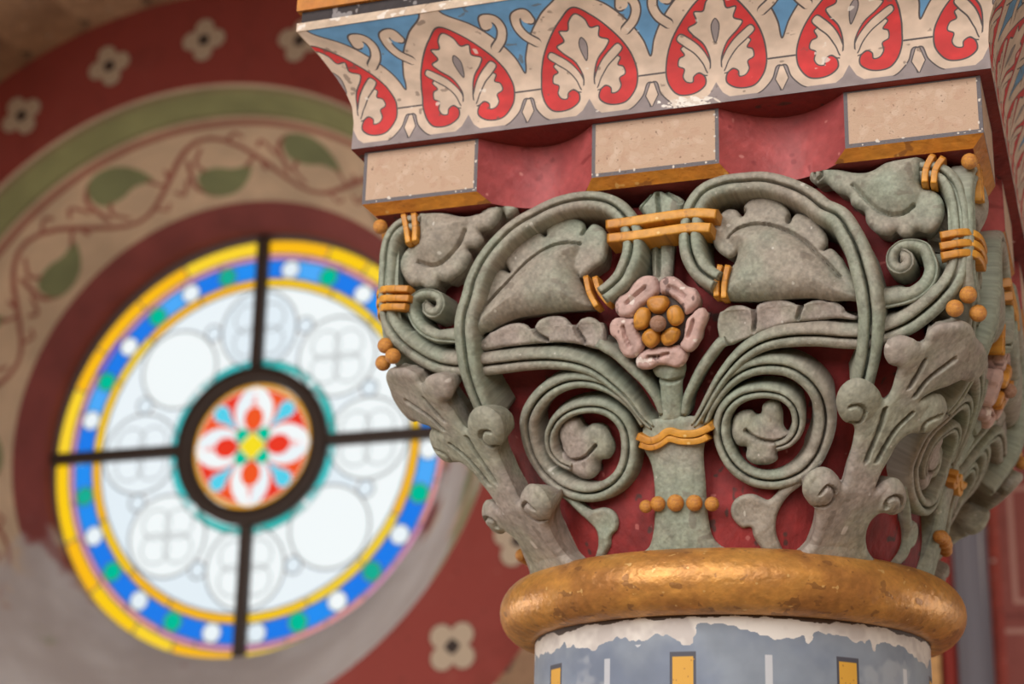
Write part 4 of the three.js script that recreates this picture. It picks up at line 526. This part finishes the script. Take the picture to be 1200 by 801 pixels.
    // blue spandrel to either side of the arch (drawn on the right of each palmette)
    fs([[0.5, 0.44], [0.46, 0.56], [0.38, 0.7], [0.24, 0.86], [0.08, 0.985], [0.08, 1.05], [0.92, 1.05], [0.92, 0.985], [0.76, 0.86], [0.62, 0.7], [0.54, 0.56]], bluep);
    for (const s of [1, -1]) { // hooks in the spandrel
      const q = (pts) => pts.map((p) => [0.5 + s * p[0], p[1]]);
      g.strokeStyle = line; g.lineWidth = 0.082; path(q([[-0.155, 0.66], [-0.09, 0.72], [-0.06, 0.8], [-0.08, 0.87], [-0.15, 0.885], [-0.17, 0.83]]), false); g.stroke();
      g.strokeStyle = beige; g.lineWidth = 0.058; path(q([[-0.165, 0.65], [-0.09, 0.72], [-0.06, 0.8], [-0.08, 0.87], [-0.15, 0.885], [-0.17, 0.83]]), false); g.stroke();
      g.fillStyle = beige; g.beginPath(); g.arc(0.5 - s * 0.15, 0.845, 0.04, 0, 7); g.fill();
    }
    // grey foot with pale drops
    g.fillStyle = greyp; g.fillRect(-0.5, -0.02, 1, 0.06);
    poly([[-0.13, 0.02], [0.13, 0.02], [0.05, 0.08], [0.0, 0.17], [-0.05, 0.08]], greyp, 0);
    for (const s of [1, -1]) { fs([[s * 0.5, 0.02], [s * 0.3, 0.02], [s * 0.36, 0.06], [s * 0.43, 0.14], [s * 0.465, 0.235], [s * 0.5, 0.235]], greyp, 0.01); }
    for (const s of [1, -1]) poly([[s * 0.5, 0.03], [s * 0.45, 0.13], [s * 0.485, 0.235], [s * 0.515, 0.235], [s * 0.55, 0.13]], beige, 0.008);
    g.strokeStyle = line; g.lineWidth = 0.012; g.beginPath(); g.moveTo(0.4, 0.3); g.lineTo(0.6, 0.3); g.stroke(); g.beginPath(); g.moveTo(-0.6, 0.3); g.lineTo(-0.4, 0.3); g.stroke();
    // arch outline and red field
    const inner = [[0, 0.875], [0.11, 0.795], [0.22, 0.67], [0.31, 0.53], [0.355, 0.4], [0.365, 0.28], [0.34, 0.185], [0.28, 0.11], [0.2, 0.095], [0.125, 0.115], [0.076, 0.165], [0.084, 0.232], [0.13, 0.262], [0.172, 0.238], [0.16, 0.3], [0.03, 0.3], [0, 0.28]];
    const field = inner.map((p) => [p[0] * 1.06, p[1]]); fs(field.concat(mir(field).reverse().slice(1, -1)), redp, 0.012);
    // beige stalks, side leaves and middle leaf
    for (const s of [1, -1]) {
      const q = (pts) => pts.map((p) => [s * p[0], p[1]]);
      fs(q([[0.13, 0.262], [0.172, 0.238], [0.18, 0.195], [0.225, 0.2], [0.255, 0.245], [0.245, 0.305], [0.29, 0.335], [0.28, 0.39], [0.24, 0.41], [0.265, 0.46], [0.22, 0.48], [0.15, 0.42], [0.1, 0.34], [0.055, 0.3], [0.035, 0.24], [0.084, 0.236]]), beige, 0.01);
      fs(q([[0.03, 0.25], [0.055, 0.36], [0.12, 0.46], [0.2, 0.53], [0.262, 0.566], [0.292, 0.53], [0.24, 0.475], [0.16, 0.41], [0.1, 0.33], [0.06, 0.25]]), beige, 0.01);
    }
    const mid = [[0.035, 0.22], [0.045, 0.36], [0.09, 0.47], [0.17, 0.55], [0.2, 0.6], [0.135, 0.635], [0.15, 0.71], [0.085, 0.71], [0.06, 0.775], [0, 0.825]];
    fs(mid.concat(mir(mid).reverse().slice(1)), beige, 0.011);
    g.fillStyle = beige; g.beginPath(); g.ellipse(0, 0.235, 0.065, 0.065, 0, 0, 7); g.fill(); g.fillRect(-0.06, 0.17, 0.12, 0.06);
    fs([[0, 0.47], [0.028, 0.56], [0.026, 0.61], [0, 0.645], [-0.026, 0.61], [-0.028, 0.56]], greyp, 0.008);
    g.restore();
  }
  g.fillStyle = greyp; g.fillRect(0, Hh * 0.965, W, Hh);
  { const img = g.getImageData(0, 0, W, Hh), d = img.data; for (let j = 0; j < Hh; j++) for (let i = 0; i < W; i++) { const k = (j * W + i) * 4, u = i / W, v = j / Hh * 0.25, f = 1 + 0.2 * (noiseA(u, v, 30, 5) - 0.5) + 0.12 * (noiseB(u, v, 60, 2) - 0.5); let col = [d[k] * f, d[k + 1] * f, d[k + 2] * f]; col = mix3(col, [92, 78, 70], 0.5 * sstep(0.76, 0.82, noiseC(u, v, 60, 3))); col = mix3(col, [216, 206, 196], 0.8 * sstep(0.8, 0.84, noiseB(u, v, 34, 4))); d[k] = col[0]; d[k + 1] = col[1]; d[k + 2] = col[2]; } g.putImageData(img, 0, 0); }
  for (let i = 0; i < 90; i++) { const ctr = 0.555 + 0.05 * (rnd() + rnd() - 1); g.fillStyle = ['#ddd5cc', '#cfc3b8', '#e2dcd4'][i % 3]; g.beginPath(); g.ellipse(ctr * W, Hh * (0.93 + 0.07 * rnd()), 2 + rnd() * 14, 1 + rnd() * 6, rnd(), 0, 7); g.fill(); }
  const prof = table([[0, 0.3630], [0.0335, 0.3622], [0.0545, 0.3645], [0.0712, 0.371], [0.0862, 0.3795], [0.1133, 0.3978], [0.1234, 0.4075], [0.134, 0.4165]]);
  const fm = mat(canvasTex(c), { roughness: 0.75, bumpMap: null });
  for (let k = 0; k < 4; k++) { const P = [], U = [], I = [], m = 28, n = 40; let len = 0; const S = [0]; for (let j = 1; j <= m; j++) { len += Math.hypot(0.134 / m, prof(j / m * 0.134) - prof((j - 1) / m * 0.134)); S.push(len); }
    for (let j = 0; j <= m; j++) { const y = j / m * 0.134, h = prof(y); for (let i = 0; i <= n; i++) { P.push(lerp(-h, h, i / n), 0.5292 + y, h); U.push(i / n, S[j] / len); } }
    for (let j = 0; j < m; j++) for (let i = 0; i < n; i++) { const q = j * (n + 1) + i; I.push(q, q + 1, q + n + 1, q + n + 1, q + 1, q + n + 2); }
    turn(mesh('palmette_frieze', geom(P, null, U, null, I), fm, ab), k).userData.label = 'hollow moulding painted with red and blue palmettes'; }
  const slabBox = (h, y0, y1) => metres(new THREE.BoxGeometry(2 * h, y1 - y0, 2 * h).translate(0, (y0 + y1) / 2, 0));
  mesh('pale_lip', slabBox(0.4175, 0.6632, 0.674), mat(paintTex([206, 186, 166], [186, 162, 142], { rep: 3, chip: [228, 220, 212], chipAt: 0.66 })), ab);
  mesh('black_fillet', slabBox(0.4135, 0.674, 0.69), mat(paintTex([58, 52, 54], [48, 42, 44], { rep: 3, chip: [150, 145, 145], chipAt: 0.72 })), ab);
  mesh('gold_slab', slabBox(0.4185, 0.69, 0.80), M.ochre, ab);
}
scene.traverse((o) => { if (o.isLight) o.castShadow = !o.isRectAreaLight; });
scene.add(camera);
renderer.render(scene, camera);
